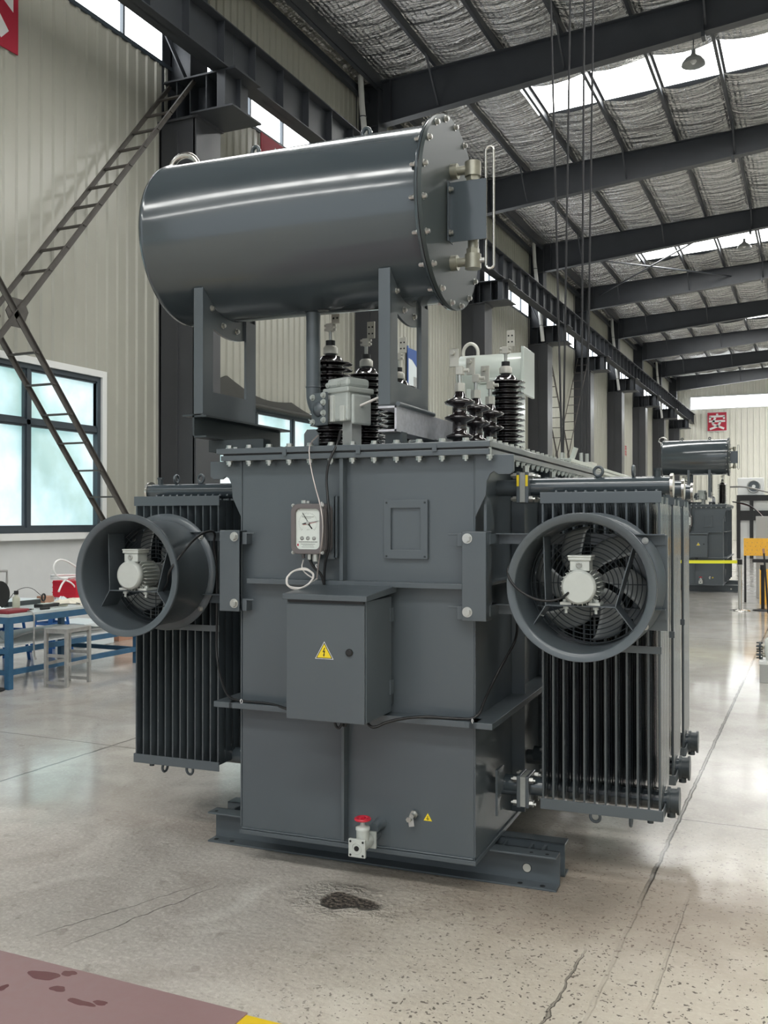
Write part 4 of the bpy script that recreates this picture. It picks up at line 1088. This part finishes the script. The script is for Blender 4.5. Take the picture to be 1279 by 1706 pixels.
# ================================================================== WALL FITTINGS
m = MB()     # scalloped dark tarpaulin rolled above the second window
top = []; 
hooks = [14.2, 15.2, 17.62, 20.1]; hz = [4.45, 4.32, 4.08, 4.0]
for (a, b), (za, zb) in zip(zip(hooks, hooks[1:]), zip(hz, hz[1:])):
    for k in range(9):
        s_ = k / 9; top.append((a + (b - a) * s_, za + (zb - za) * s_ - .17 * math.sin(PI * s_)))
top.append((hooks[-1], hz[-1]))
P = top + [(20.1, 3.80), (14.2, 3.80)]
m.prism(P, 'x', WX + .06, WX + .11)
tag(m.build('tarpaulin', TARP), 'dark tarpaulin sagging above the window seen under the oil drum', 'tarpaulin')
B_ = MB().tube([(WX + .15, 14.2, 3.86), (WX + .15, 20.1, 3.84)], .045, 10)
tag(B_.build('roller_pole', TARP), 'dark pole along the lower edge of the sagging tarpaulin', 'pole')
lab = ['white downpipe above the drum, behind the crane girder', 'white downpipe at the fourth column, right of the drum', 'white downpipe beyond the distant laced brace', 'white downpipe nearest the far end wall']
for l, yy in zip(lab, (20.45, 35.65, 50.85, 66.05)):
    t = thing('downpipe', l, 'pipe', (WX + .38, yy, 6.6)); MB().tube([(-.02, 0, 5.6), (.02, 0, 4.9), (.34, 0, 1.8)], .07, 14).build('pipe_run', PVC, t)
    for z in (2.4, 4.6): MB().torus((.02 + .103 * (4.9 - z), 0, z), (0, 0, 1), .075, .012, 20, 6).build('pipe_clip', STRUCT, t)
t = thing('wall_poster', 'blue and white poster on the wall behind the right drum support', 'poster', (WX + .06, 24.6, 4.3))
B(0, .02, -.55, .55, 0, 2.0).build('poster_sheet', POSTER, t); MB().prism([(-.55, 2.0), (.55, 2.0), (.55, 1.35), (.2, 1.45), (-.3, 1.7), (-.55, 1.72)], 'x', .021, .024).build('blue_band', POSTERB, t)
B(0, .022, -.62, -.55, -.1, 2.05).build('poster_edge', POSTERB, t); MB().box(.0215, .025, -.2, .35, .7, 1.25).build('poster_picture', BLADE, t)
t = MB()      # red painted letters on the wall sheet
for z, s_ in ((5.62, 1), (5.30, 1)):
    for a, b, c, d in ((-.25, .25, .22, .27), (-.2, -.12, 0, .27), (.1, .18, -.02, .27), (-.3, .3, .08, .12)): t.box(WX + .032, WX + .036, 56.6 + a, 56.6 + b, z + c, z + d)
o = tag(t.build('painted_letters', SIGNRED), 'red painted characters running down the wall sheet between two columns', 'lettering'); o['kind'] = 'stuff'
for l, x, y in (('dome lamp under the roof near the bright skylight panel', -2.42, 21.3), ('dome lamp under the roof further down the hall', -2.42, 36.5)):
    z = rz_bot(x) - .55
    t = thing('dome_lamp', l, 'lamp', (x, y, z)); MB().lathe((0, 0, 0), (0, 0, 1), [(0, .25), (.05, .24), (.14, .17), (.20, .08), (.24, .05), (.34, .045)], 28, caps=False).build('lamp_shade', BLADE, t)
    MB().cyl((0, 0, .34), (0, 0, .62), .012, n=8).build('hanger', STRUCT, t); MB().lathe((0, 0, .02), (0, 0, 1), [(0, .03), (.05, .07), (.12, .04)], 16).build('bulb', WHITE, t)

# hoist ropes with their hooks
def rope(label, x, y, z, tx, grp=None):
    t = thing('hoist_rope', label, 'rope', (x, y, z)); MB().tube([(0, 0, .12), (tx - x, 0, 9.2 - z)], .011, 8).build('rope', ROPE, t)
    m = MB(); m.cyl((0, 0, .06), (0, 0, .16), .02, n=12); m.build('rope_socket', STEEL, t)
    MB().torus((0, 0, .03), (0, 1, 0), .03, .009, 20, 6).build('hook_eye', ROPE, t)
rope('leftmost of the four hoist ropes hanging from above', -2.42, 9.75, 2.13, -2.58)
rope('second hoist rope from the left, crossing the first near its foot', -2.44, 9.88, 2.13, -2.32)
rope('left rope of the close pair at the right', -2.22, 9.75, 2.12, -2.16)
rope('right rope of the close pair at the right', -2.19, 9.88, 2.12, -2.08)

# ================================================================== PALE TRANSFORMER BEHIND THE FIRST
c26, s26 = math.cos(R(2.6)), math.sin(R(2.6))
t = thing('pale_transformer', 'pale green grey transformer with small oil drum, behind the large dark one', 'transformer', (OX - s26 * 3.6 + .18 * c26 - .68, OY + c26 * 3.6, 0), R(2.6))
# local: x from -1.0 to .75 (right edge), y from 0
tk = B(-.95, .70, .05, 3.3, .15, 2.02).build('tank', PALE, t, bevel=.004)
B(-1.0, .78, 0, 3.36, 2.02, 2.045).build('tank_rim', PALE, t); cv_ = B(-1.0, .78, 0, 3.36, 2.05, 2.08).build('tank_cover', PALE, t, bevel=.003)
for k in range(5): B(.70, .76, .4 + k * .6, .43 + k * .6, .2, 2.0).build('stiffener_rib', PALE, tk)
B(-.9, -.78, .2, 3.1, 0, .15).build('skid', PALE, t); B(.5, .62, .2, 3.1, 0, .15).build('skid', PALE, t)
dz, dy = 3.11, 2.2
dr = MB().lathe((-.80, dy, dz), (1, 0, 0), [(0, .20), (.012, .215), (.70, .215)], 56).build('conservator', PALE, t)
B(-.10, -.07, dy - .24, dy + .24, dz - .24, dz + .24).build('end_plate', PALE, dr, bevel=.004)
MB().tube([(-.78, dy, dz + .18), (-.78, dy, dz + .30), (-.70, dy, dz + .36), (-.62, dy, dz + .30), (-.62, dy, dz + .18)], .018, 10, smooth=2).build('vent_pipe', CAP, dr)
for x in (-.7, -.2): B(x, x + .05, dy - .15, dy + .15, 2.08, dz - .1).build('drum_support', PALE, dr)
B(-.50, -.25, 1.7, 1.95, 2.08, 2.95).build('oil_relay', PALE, t, bevel=.01); B(-.46, -.22, 1.66, 1.98, 2.95, 3.0).build('relay_lid', PALE, t, bevel=.01)
m = MB(); m.bar((.45, 1.6, 2.08), (.52, 1.6, 2.28), .10, .03); m.build('lifting_lug', PALE, t)
B(.45, .62, 1.9, 2.2, 2.08, 2.16).build('terminal_block', CAP, t)

# ================================================================== WORK BENCH AND STOOL AT THE LEFT
bz = .70
t = thing('work_bench', 'long blue steel work bench below the window at left', 'bench', (-7.5, 7.6, 0))
def L3(x, y): return x + 7.5, y - 7.6
bx0, bx1, by0, by1 = -.55, .60, -.92, .98
B(bx0, bx1, by0, by1 + .24, bz - .022, bz).build('bench_top', BENCHTOP, t); 
MB().frame((bx0, bx1, by0, by1), (bx0 + .05, bx1 - .05, by0 + .05, by1 - .05), 'z', bz - .085, bz - .022).build('top_frame', BLUE, t)
for x in (bx0 + .03, bx1 - .03 - .0):
    for y in (by0 + .03, .05, by1 - .03):
        if y == .05 and x < 0: pass
        if y == .05: continue
        B(x - .028, x + .028, y - .028, y + .028, 0, bz - .085).build('leg', BLUE, t)
for z in (.13, .33):
    for y in (by0 + .03, by1 - .03):
        if z > .2 and y > 0: continue
        B(bx0 + .05, bx1 - .05, y - .02, y + .02, z, z + .045).build('cross_rail', BLUE, t)
    for x in (bx0 + .03, bx1 - .03): B(x - .018, x + .018, by0 + .05, by1 - .05, z, z + .05).build('long_rail', BLUE, t)
def stool(label, loc, rz, w, d, h, m_, frame=.022):
    t = thing('stool', label, 'stool', loc, rz)
    for x in (-w / 2, w / 2):
        for y in (-d / 2, d / 2):
            B(x - frame / 2, x + frame / 2, y - frame / 2, y + frame / 2, 0, h - .012).build('leg', m_, t)
    B(-w / 2 - .015, w / 2 + .015, -d / 2 - .015, d / 2 + .015, h - .012, h).build('seat', m_, t, bevel=.002)
    for y in (-d / 2, d / 2):
        for z in (.02, .28): B(-w / 2, w / 2, y - .008, y + .008, z, z + .03).build('cross_rail', m_, t)
        B(-w / 2, w / 2, y - .01, y + .01, h - .045, h - .012).build('apron', m_, t)
    for x in (-w / 2, w / 2):
        B(x - .008, x + .008, -d / 2, d / 2, .20, .23).build('side_rail', m_, t); B(x - .01, x + .01, -d / 2, d / 2, h - .04, h - .012).build('apron', m_, t)
    return t
stool('bare grey steel frame stool in front of the blue bench', (-6.64, 7.17, 0), R(5), .235, .34, .555, STOOLM, .03)
def plstool(label, loc, rz):
    t = thing('plastic_stool', label, 'stool', loc, rz)
    B(-.13, .13, -.13, .13, .47, .49).build('seat', BLUEPL, t, bevel=.006)
    for a in (-1, 1):
        for b in (-1, 1): MB().bar((a * .17, b * .17, 0), (a * .12, b * .12, .47), .05, .03).build('leg', BLUEPL, t)
    for z, w in ((.33, .14),):
        for s_ in (-1, 1): MB().box(-w, w, s_ * w - .008, s_ * w + .008, z, z + .03).build('cross_rail', BLUEPL, t); MB().box(s_ * w - .008, s_ * w + .008, -w, w, z, z + .03).build('cross_rail', BLUEPL, t)
plstool('blue plastic stool behind the near end of the blue bench', (-8.35, 8.05, 0), .1)
plstool('blue plastic stool under the far half of the blue bench', (-8.45, 8.85, 0), -.1)
# things on the bench
t = thing('plastic_crate', 'red plastic crate with white writing on the blue bench', 'crate', (-7.80, 8.58, bz))
cr_ = B(-.17, .17, -.22, .22, .01, .20).build('crate_body', CRATE, t, bevel=.004)
m = MB()
for z in (.06, .12, .17): m.box(-.175, .175, -.225, .225, z, z + .008)
for y in (-.2, -.1, 0, .1, .2): m.box(.17, .175, y - .004, y + .004, .01, .20)
m.build('crate_ribs', CRATE, t)['kind'] = 'stuff'
cu2 = bpy.data.curves.new('crate_writing', 'FONT'); cu2.body = '\u677e\u6728'; cu2.size = .13; cu2.align_x = 'CENTER'; cu2.extrude = .001
glyphs(cu2, 'crate_writing', t, .20, .10, (.178, .02, .10), (PI / 2, 0, PI / 2))
hz_ = bz + .215
def hose(label, pts, r=.011, m_=HOSE, nm='hose', cat='hose'):
    if 'red crate' in label: pts = [(x + .02, y + .06, z) for x, y, z in pts]
    return tag(MB().tube(pts, r, 8, smooth=2).build(nm, m_), label, cat)
hose('white hose looping high above the red crate', [(-7.70, 8.22, hz_ + .02), (-7.72, 8.10, hz_ + .03), (-7.72, 8.02, hz_ + .12), (-7.72, 8.05, hz_ + .22), (-7.74, 8.20, hz_ + .24), (-7.76, 8.45, hz_ + .13), (-7.8, 8.6, hz_ + .05)])
hose('white hose end sticking out left over the red crate', [(-7.55, 7.93, hz_ - .10), (-7.62, 8.05, hz_ - .03), (-7.72, 8.22, hz_ + .01), (-7.85, 8.45, hz_ + .02)])
hose('white hose sagging down the front of the red crate', [(-7.75, 8.2, hz_ + .01), (-7.67, 8.27, hz_ - .03), (-7.665, 8.33, hz_ - .12), (-7.665, 8.42, hz_ - .15), (-7.67, 8.58, hz_ - .17)], .009)
coilp = [(-7.86 + .13 * math.cos(a * .9) , 8.38 + .2 * math.sin(a * .9), hz_ + .004 * a) for a in [k * .5 for k in range(26)]]
hose('bundle of white hose coiled on top of the red crate', coilp, .012)
t = thing('plastic_bottle', 'cloudy plastic bottle with dark cap on the bench', 'bottle', (-7.30, 7.16, bz))
MB().lathe((0, 0, 0), (0, 0, 1), [(0, .033), (.005, .036), (.105, .036), (.125, .028), (.135, .016), (.15, .016)], 24).build('bottle_body', OLIVE, t); MB().cyl((0, 0, .148), (0, 0, .185), .022, n=16).build('bottle_cap', BLACK, t)
t = thing('cable_drum', 'black cable reel standing at the left edge on the bench', 'reel', (-7.55, 7.13, bz))
for x in (-.05, .04): MB().cyl((x, 0, .14), (x + .012, 0, .14), .14, n=36).build('reel_disc', BLACK, t)
MB().cyl((-.05, 0, .14), (.05, 0, .14), .09, n=24).build('reel_core', BLACK, t)
m = MB(); m.tube([(-.02, .1, 0), (-.02, .17, .26), (-.02, .17, .37), (-.02, -.2, .38)], .012, 8); m.build('reel_stand', STOOLM, t)
t = MB().box(-7.16, -6.98, 6.74, 7.02, bz, bz + .035); tag(t.build('tray', mat('dark_red_plastic', (.22, .02, .03), .4), bevel=.01), 'small dark red case at the near corner of the bench', 'case')
t = thing('multimeter', 'black meter with coiled lead lying on the bench', 'meter', (-7.22, 7.50, bz)); B(-.06, .06, -.13, .12, 0, .035).build('meter_body', BLACK, t, bevel=.01)
MB().torus((-.1, .05, .09), (1, .3, 0), .035, .009, 20, 6).build('coiled_lead', BLACK, t); B(-.04, .04, -.10, .04, .036, .038).build('meter_face', FACE, t)
tag(B(-7.85, -7.55, 7.30, 7.75, bz, bz + .05).build('instrument_case', PAINT_DARK, bevel=.006), 'flat dark grey case behind the bottle on the bench', 'case')
tag(B(-7.845, -7.555, 7.31, 7.74, bz + .051, bz + .056).build('paper_sheet', POSTER), 'white sheet lying on the flat dark case', 'paper')
def crumple(name, label, cat, c, sx_, sy_, sz_, m_, seed):
    rd = random.Random(seed); m = MB(); n = 12; g = {}
    for i in range(n + 1):
        for j in range(n + 1):
            u, v = i / n - .5, j / n - .5; e = max(0, 1 - (2 * max(abs(u), abs(v))) ** 3)
            g[i, j] = m.add([(c[0] + u * sx_ + rd.uniform(-.1, .1) * sx_ / n, c[1] + v * sy_, c[2] + .002 + e * sz_ * rd.uniform(.35, 1))])
    for i in range(n):
        for j in range(n): m.face([g[i, j], g[i + 1, j], g[i + 1, j + 1], g[i, j + 1]], False)
    lo_ = m.add([(c[0] + a * sx_ / 2, c[1] + b * sy_ / 2, c[2]) for a, b in ((-1, -1), (1, -1), (1, 1), (-1, 1))]); m.face([lo_, lo_ + 1, lo_ + 2, lo_ + 3])
    return tag(m.build(name, m_), label, cat)
crumple('cleaning_cloth', 'cream crumpled cloth near the red crate on the bench', 'cloth', (-7.35, 8.0, bz), .28, .42, .05, PAPER, 1)
crumple('cleaning_cloth', 'white crumpled rag at the left edge of the bench', 'cloth', (-7.30, 6.90, bz), .14, .2, .06, POSTER, 2)
crumple('cleaning_cloth', 'small white rag in front of the red crate', 'cloth', (-7.52, 8.02, bz), .1, .12, .07, POSTER, 3)
hose('thin black wire arching over the flat dark case', [(-7.7, 7.45, bz + .06), (-7.65, 7.5, bz + .16), (-7.6, 7.65, bz + .19), (-7.55, 7.76, bz + .08)], .003, BLACK, 'wire', 'wire')
hose('thin black wire tangled beside the meter', [(-7.2, 7.3, bz + .01), (-7.05, 7.4, bz + .02), (-7.1, 7.6, bz + .03), (-6.98, 7.75, bz + .012), (-7.2, 7.9, bz + .01)], .004, BLACK, 'wire', 'wire')
hose('grey strap hanging over the front edge of the bench', [(-7.05, 7.0, bz + .01), (-6.885, 6.98, bz + .006), (-6.88, 6.975, bz - .1), (-6.88, 6.97, .30), (-6.86, 6.98, .25)], .008, STOOLM, 'strap', 'strap')
tag(MB().torus((-7.12, 7.62, bz + .012), (0, 0, 1), .035, .012, 24, 8).build('tape_roll', OLIVE), 'small yellowish tape roll lying behind the meter', 'tape')
tag(B(-7.10, -6.96, 7.78, 7.98, bz, bz + .004).build('paper_sheet', PAPER), 'cream paper at the front edge of the bench near the fan', 'paper')
t = thing('screwdriver', 'screwdriver with dark handle lying at the front of the bench', 'tool', (-7.02, 7.2, bz + .012)); MB().cyl((0, 0, 0), (.02, .10, 0), .012, n=10).build('handle', BLACK, t); MB().cyl((.02, .10, 0), (.04, .22, 0), .003, n=8).build('shaft', STEEL, t)
t = thing('pliers', 'open pliers with black grips lying beside the bottle', 'tool', (-7.12, 7.02, bz + .008)); MB().tube([(0, 0, 0), (.02, .08, 0), (.0, .14, 0)], .007, 8).build('grip', BLACK, t); MB().tube([(.05, 0, 0), (.01, .08, 0), (.02, .14, 0)], .007, 8).build('grip', BLACK, t); MB().tube([(.01, .13, 0), (.015, .17, 0)], .009, 8).build('jaw', STEEL, t)
tag(B(-7.68, -7.56, 7.82, 7.95, bz, bz + .07).build('parts_box', BROWN, bevel=.003), 'small brown box behind the crumpled cloth on the bench', 'box')
# under and around the bench
tag(B(-8.0, -7.0, 6.75, 8.45, .385, .392).build('shelf_board', WHITE), 'pale board lying on the lower rails of the bench', 'board')
crumple('plastic_bag', 'white plastic bag on the lower board at the left edge', 'bag', (-7.5, 6.95, .392), .4, .35, .16, POSTER, 5)
hose('white hose lying on the lower board of the bench', [(-7.4, 7.2, .40), (-7.3, 7.35, .46), (-7.25, 7.6, .47), (-7.2, 7.9, .42), (-7.1, 8.3, .40)], .012)
t = thing('cardboard_box', 'brown box on the floor beyond the far end of the bench', 'box', (-8.55, 10.15, 0)); B(-.2, .2, -.2, .2, 0, .36).build('box_body', BROWN, t, bevel=.003); B(-.205, -.14, -.21, .2, .0, .37).build('box_edge', PAPER, t)
tag(B(-8.9, -8.3, 9.25, 9.8, .0, .30).build('storage_box', POSTER, bevel=.01), 'white box under the far end of the bench', 'box')
t = thing('round_base_stand', 'black post on a round base at the left edge', 'stand', (-7.02, 6.58, 0)); MB().cyl((0, 0, 0), (0, 0, .015), .12, n=36).build('base', BLACK, t); MB().cyl((0, 0, .015), (0, 0, .36), .022, n=16).build('post', BLACK, t)

# ================================================================== FAR RIGHT: BARRIER, TEST GEAR, OFFICE
def stanchion(label, x, y, m_, base=True, h=.90):
    t = thing('barrier_post', label, 'barrier post', (x, y, 0))
    MB().lathe((0, 0, 0), (0, 0, 1), [(0, .17), (.012, .17), (.025, .12), (.035, .05)], 40).build('base', m_, t)
    MB().cyl((0, 0, .03), (0, 0, h - .09), .030, n=24).build('post', m_, t); MB().cyl((0, 0, h - .09), (0, 0, h), .042, n=24).build('belt_head', BLACK, t)
    return t
stanchion('polished steel barrier post holding the yellow belt', -1.26, 17.72, INOX)
stanchion('steel barrier post hidden behind the right radiator', -3.9, 18.6, INOX)
stanchion('black barrier post right of the polished one', -.90, 17.95, BLACK, h=.80)
m = MB(); n = 12
pts = [(-3.86 + 2.58 * k / n, 18.58 - .82 * k / n, .855 - .03 * math.sin(PI * k / n)) for k in range(n + 1)]
for a, b in zip(pts, pts[1:]): m.bar(a, b, .004, .055)
tag(m.build('barrier_belt', BELT), 'yellow barrier belt stretched between two posts', 'barrier belt')
t = thing('leaning_post', 'black slanted post with a worn top near the right edge', 'post', (-.79, 17.5, 0)); MB().bar((0, 0, 0), (-.07, 0, 1.05), .06, .03).build('post', BLACK, t); MB().bar((-.07, 0, 1.02), (-.075, 0, 1.10), .065, .035).build('worn_cap', BROWN, t); MB().box(-.25, .3, -.02, .02, .86, .92).build('crossbar', BLACK, t)
def perf(label, x0, x1, y, z0, z1):
    t = thing('perforated_panel', label, 'panel', ((x0 + x1) / 2, y, z0)); w = (x1 - x0) / 2
    B(-w, w, -.02, .02, 0, z1 - z0).build('sheet', ORANGE, t); m = MB()
    k = 0; zz = .04
    while zz < z1 - z0 - .03:
        xx = -w + .04 + (.03 if k % 2 else 0)
        while xx < min(w - .03, -w + .9): m.cyl((xx, -.0205, zz), (xx, -.0215, zz), .008, n=6); xx += .09
        zz += .07; k += 1
    o = m.build('holes', BROWN, t); o['kind'] = 'stuff'
    B(-w, -w + .01, -.024, .024, 0, z1 - z0).build('edge_strip', PAPER, t)
    return t
perf('yellow perforated guard panel right of the distant transformer', -1.33, 1.4, 19.6, .90, 1.235)
tag(B(-1.32, -1.28, 19.63, 19.67, 0, 1.235).build('panel_post', BLACK), 'black post carrying the left end of the yellow guard panel', 'post')
perf('low yellow perforated panel standing on the floor at the right edge', -1.03, .2, 19.3, 0.0, .66)
t = thing('switch_cabinet', 'light grey steel cabinet behind the yellow guard panel', 'cabinet', (-.45, 21.0, 0)); B(-.72, .7, -.25, .3, .0, 1.66).build('cabinet_body', GREYCAB, t, bevel=.01); B(-.68, .0, -.262, -.25, .1, 1.6).build('door', GREYCAB, t)
for l, p in (('thick grey cable drooping from the distant transformer', [(-1.75, 22.0, 2.30), (-1.4, 21.5, 2.29), (-.95, 21.2, 2.15), (0, 21, 1.9)]),):
    hose(l, p, .018, STOOLM, 'power_cable', 'cable')
hose('dark cable falling from the distant transformer towards the cabinet', [(-1.72, 22.2, 1.98), (-1.35, 21.6, 1.92), (-1.1, 21.2, 1.70), (-.9, 20.9, 1.45), (-.5, 20.6, 1.3)], .014, BLACK, 'power_cable', 'cable')
hose('dark red cable falling beside the black one', [(-1.65, 22.2, 1.97), (-1.25, 21.5, 1.86), (-1.0, 21.1, 1.58), (-.8, 20.8, 1.5), (-.4, 20.6, 1.45)], .014, CABLER, 'power_cable', 'cable')
# small office against the far side with two condenser units on its roof
t = thing('site_office', 'low white partition office with black frame in the distance', 'office', (1.5, 41.5, 0))
B(-4.5, 5, .1, 4, 0, 2.35).build('partition_wall', WHITE, t)
m = MB(); m.box(-4.56, 5, -.05, .1, 2.35, 2.58); m.box(-4.56, 5, 0, 4, 2.40, 2.5)
for x in (-4.5, -4.0, -2.9, -1.4, 0, 1.5): m.box(x - .07, x + .07, -.04, .1, 0, 2.4)
m.box(-4.5, 5, -.03, .1, 1.55, 1.95); m.build('office_frame', BLACK, t)
for x in (-3.75, -2.6, -1.1): B(x, x + .7, -.02, .1, 1.0, 1.5).build('office_window', FACE, t)
for l, x in (('left of two white air conditioner units on the distant office roof', -2.55), ('right of two white air conditioner units on the distant office roof', -1.40)):
    t = thing('air_conditioner', l, 'air conditioner', (x, 42.0, 2.58)); B(-.5, .5, -.2, .2, 0, .72).build('casing', WHITE, t, bevel=.02)
    MB().torus((.12, -.205, .36), (0, 1, 0), .24, .03, 28, 6).build('fan_ring', BLADE, t); MB().cyl((.12, -.201, .36), (.12, -.215, .36), .22, n=28).build('fan_grille', PAINT, t); MB().cyl((.12, -.215, .36), (.12, -.225, .36), .07, n=20).build('fan_hub', WHITE, t)
# flanged fitting at the right edge
t = thing('pipe_fitting', 'pale flanged pipe fitting on a grey box at the right edge', 'fitting', (-.30, 10.2, 0))
B(-.235, .3, -.18, .2, 0, .195).build('base_box', GREYCAB, t, bevel=.006); B(-.24, .3, -.19, .2, .18, .215).build('box_lid', WHITE, t, bevel=.004)
for z in (.26, .345):
    m = MB(); m.cyl((-.22, -.05, z), (.2, -.05, z), .024, n=18); m.build('pipe_stub', BRONZE, t); m = MB(); m.cyl((-.245, -.05, z), (-.228, -.05, z), .045, n=20)
    for a in range(4): m.cyl((-.27, -.05 + .032 * math.cos(a * PI / 2), z + .032 * math.sin(a * PI / 2)), (-.21, -.05 + .032 * math.cos(a * PI / 2), z + .032 * math.sin(a * PI / 2)), .008, n=6)
    m.build('pipe_flange', PAINT_DARK, t)
MB().lathe((-.08, -.05, .215), (0, 0, 1), [(0, .10), (.1, .12), (.2, .11), (.25, .06)], 24).build('valve_body', WHITE, t)

# ================================================================== MAT AND FLOOR PAINT IN FRONT
t = thing('rubber_mat', 'dull red rubber mat with wet spots at the lower left corner', 'mat', (-2.6, 1.9, 0))
B(-1.6, .915, -1.6, .735, 0, .006).build('mat_sheet', MATM, t, bevel=.001)
def blot(cx_, cy_, rx, ry, seed):
    rd = random.Random(seed); ph = [rd.uniform(0, 6) for _ in range(4)]
    P = []
    for k in range(28):
        a = 2 * PI * k / 28; w = 1 + .16 * math.sin(2 * a + ph[0]) + .1 * math.sin(3 * a + ph[1]) + .06 * math.sin(5 * a + ph[2]); P.append((cx_ + rx * w * math.cos(a), cy_ + ry * w * math.sin(a)))
    MB().prism(P, 'z', .0062, .0068).build('wet_spot', WETM, t)
BLOTS = ((.13, .652, .055, .032, 1), (.20, .70, .028, .018, 2), (.245, .60, .026, .020, 3), (.38, .56, .05, .016, 4), (.07, .53, .014, .02, 5), (.44, .585, .03, .012, 6))
for a in BLOTS: blot(*a)
tag(B(-1.72, -1.2, 2.50, 2.628, 0, .0012).build('floor_line', FLOORYEL), 'yellow painted line on the floor beside the red mat corner', 'floor marking')
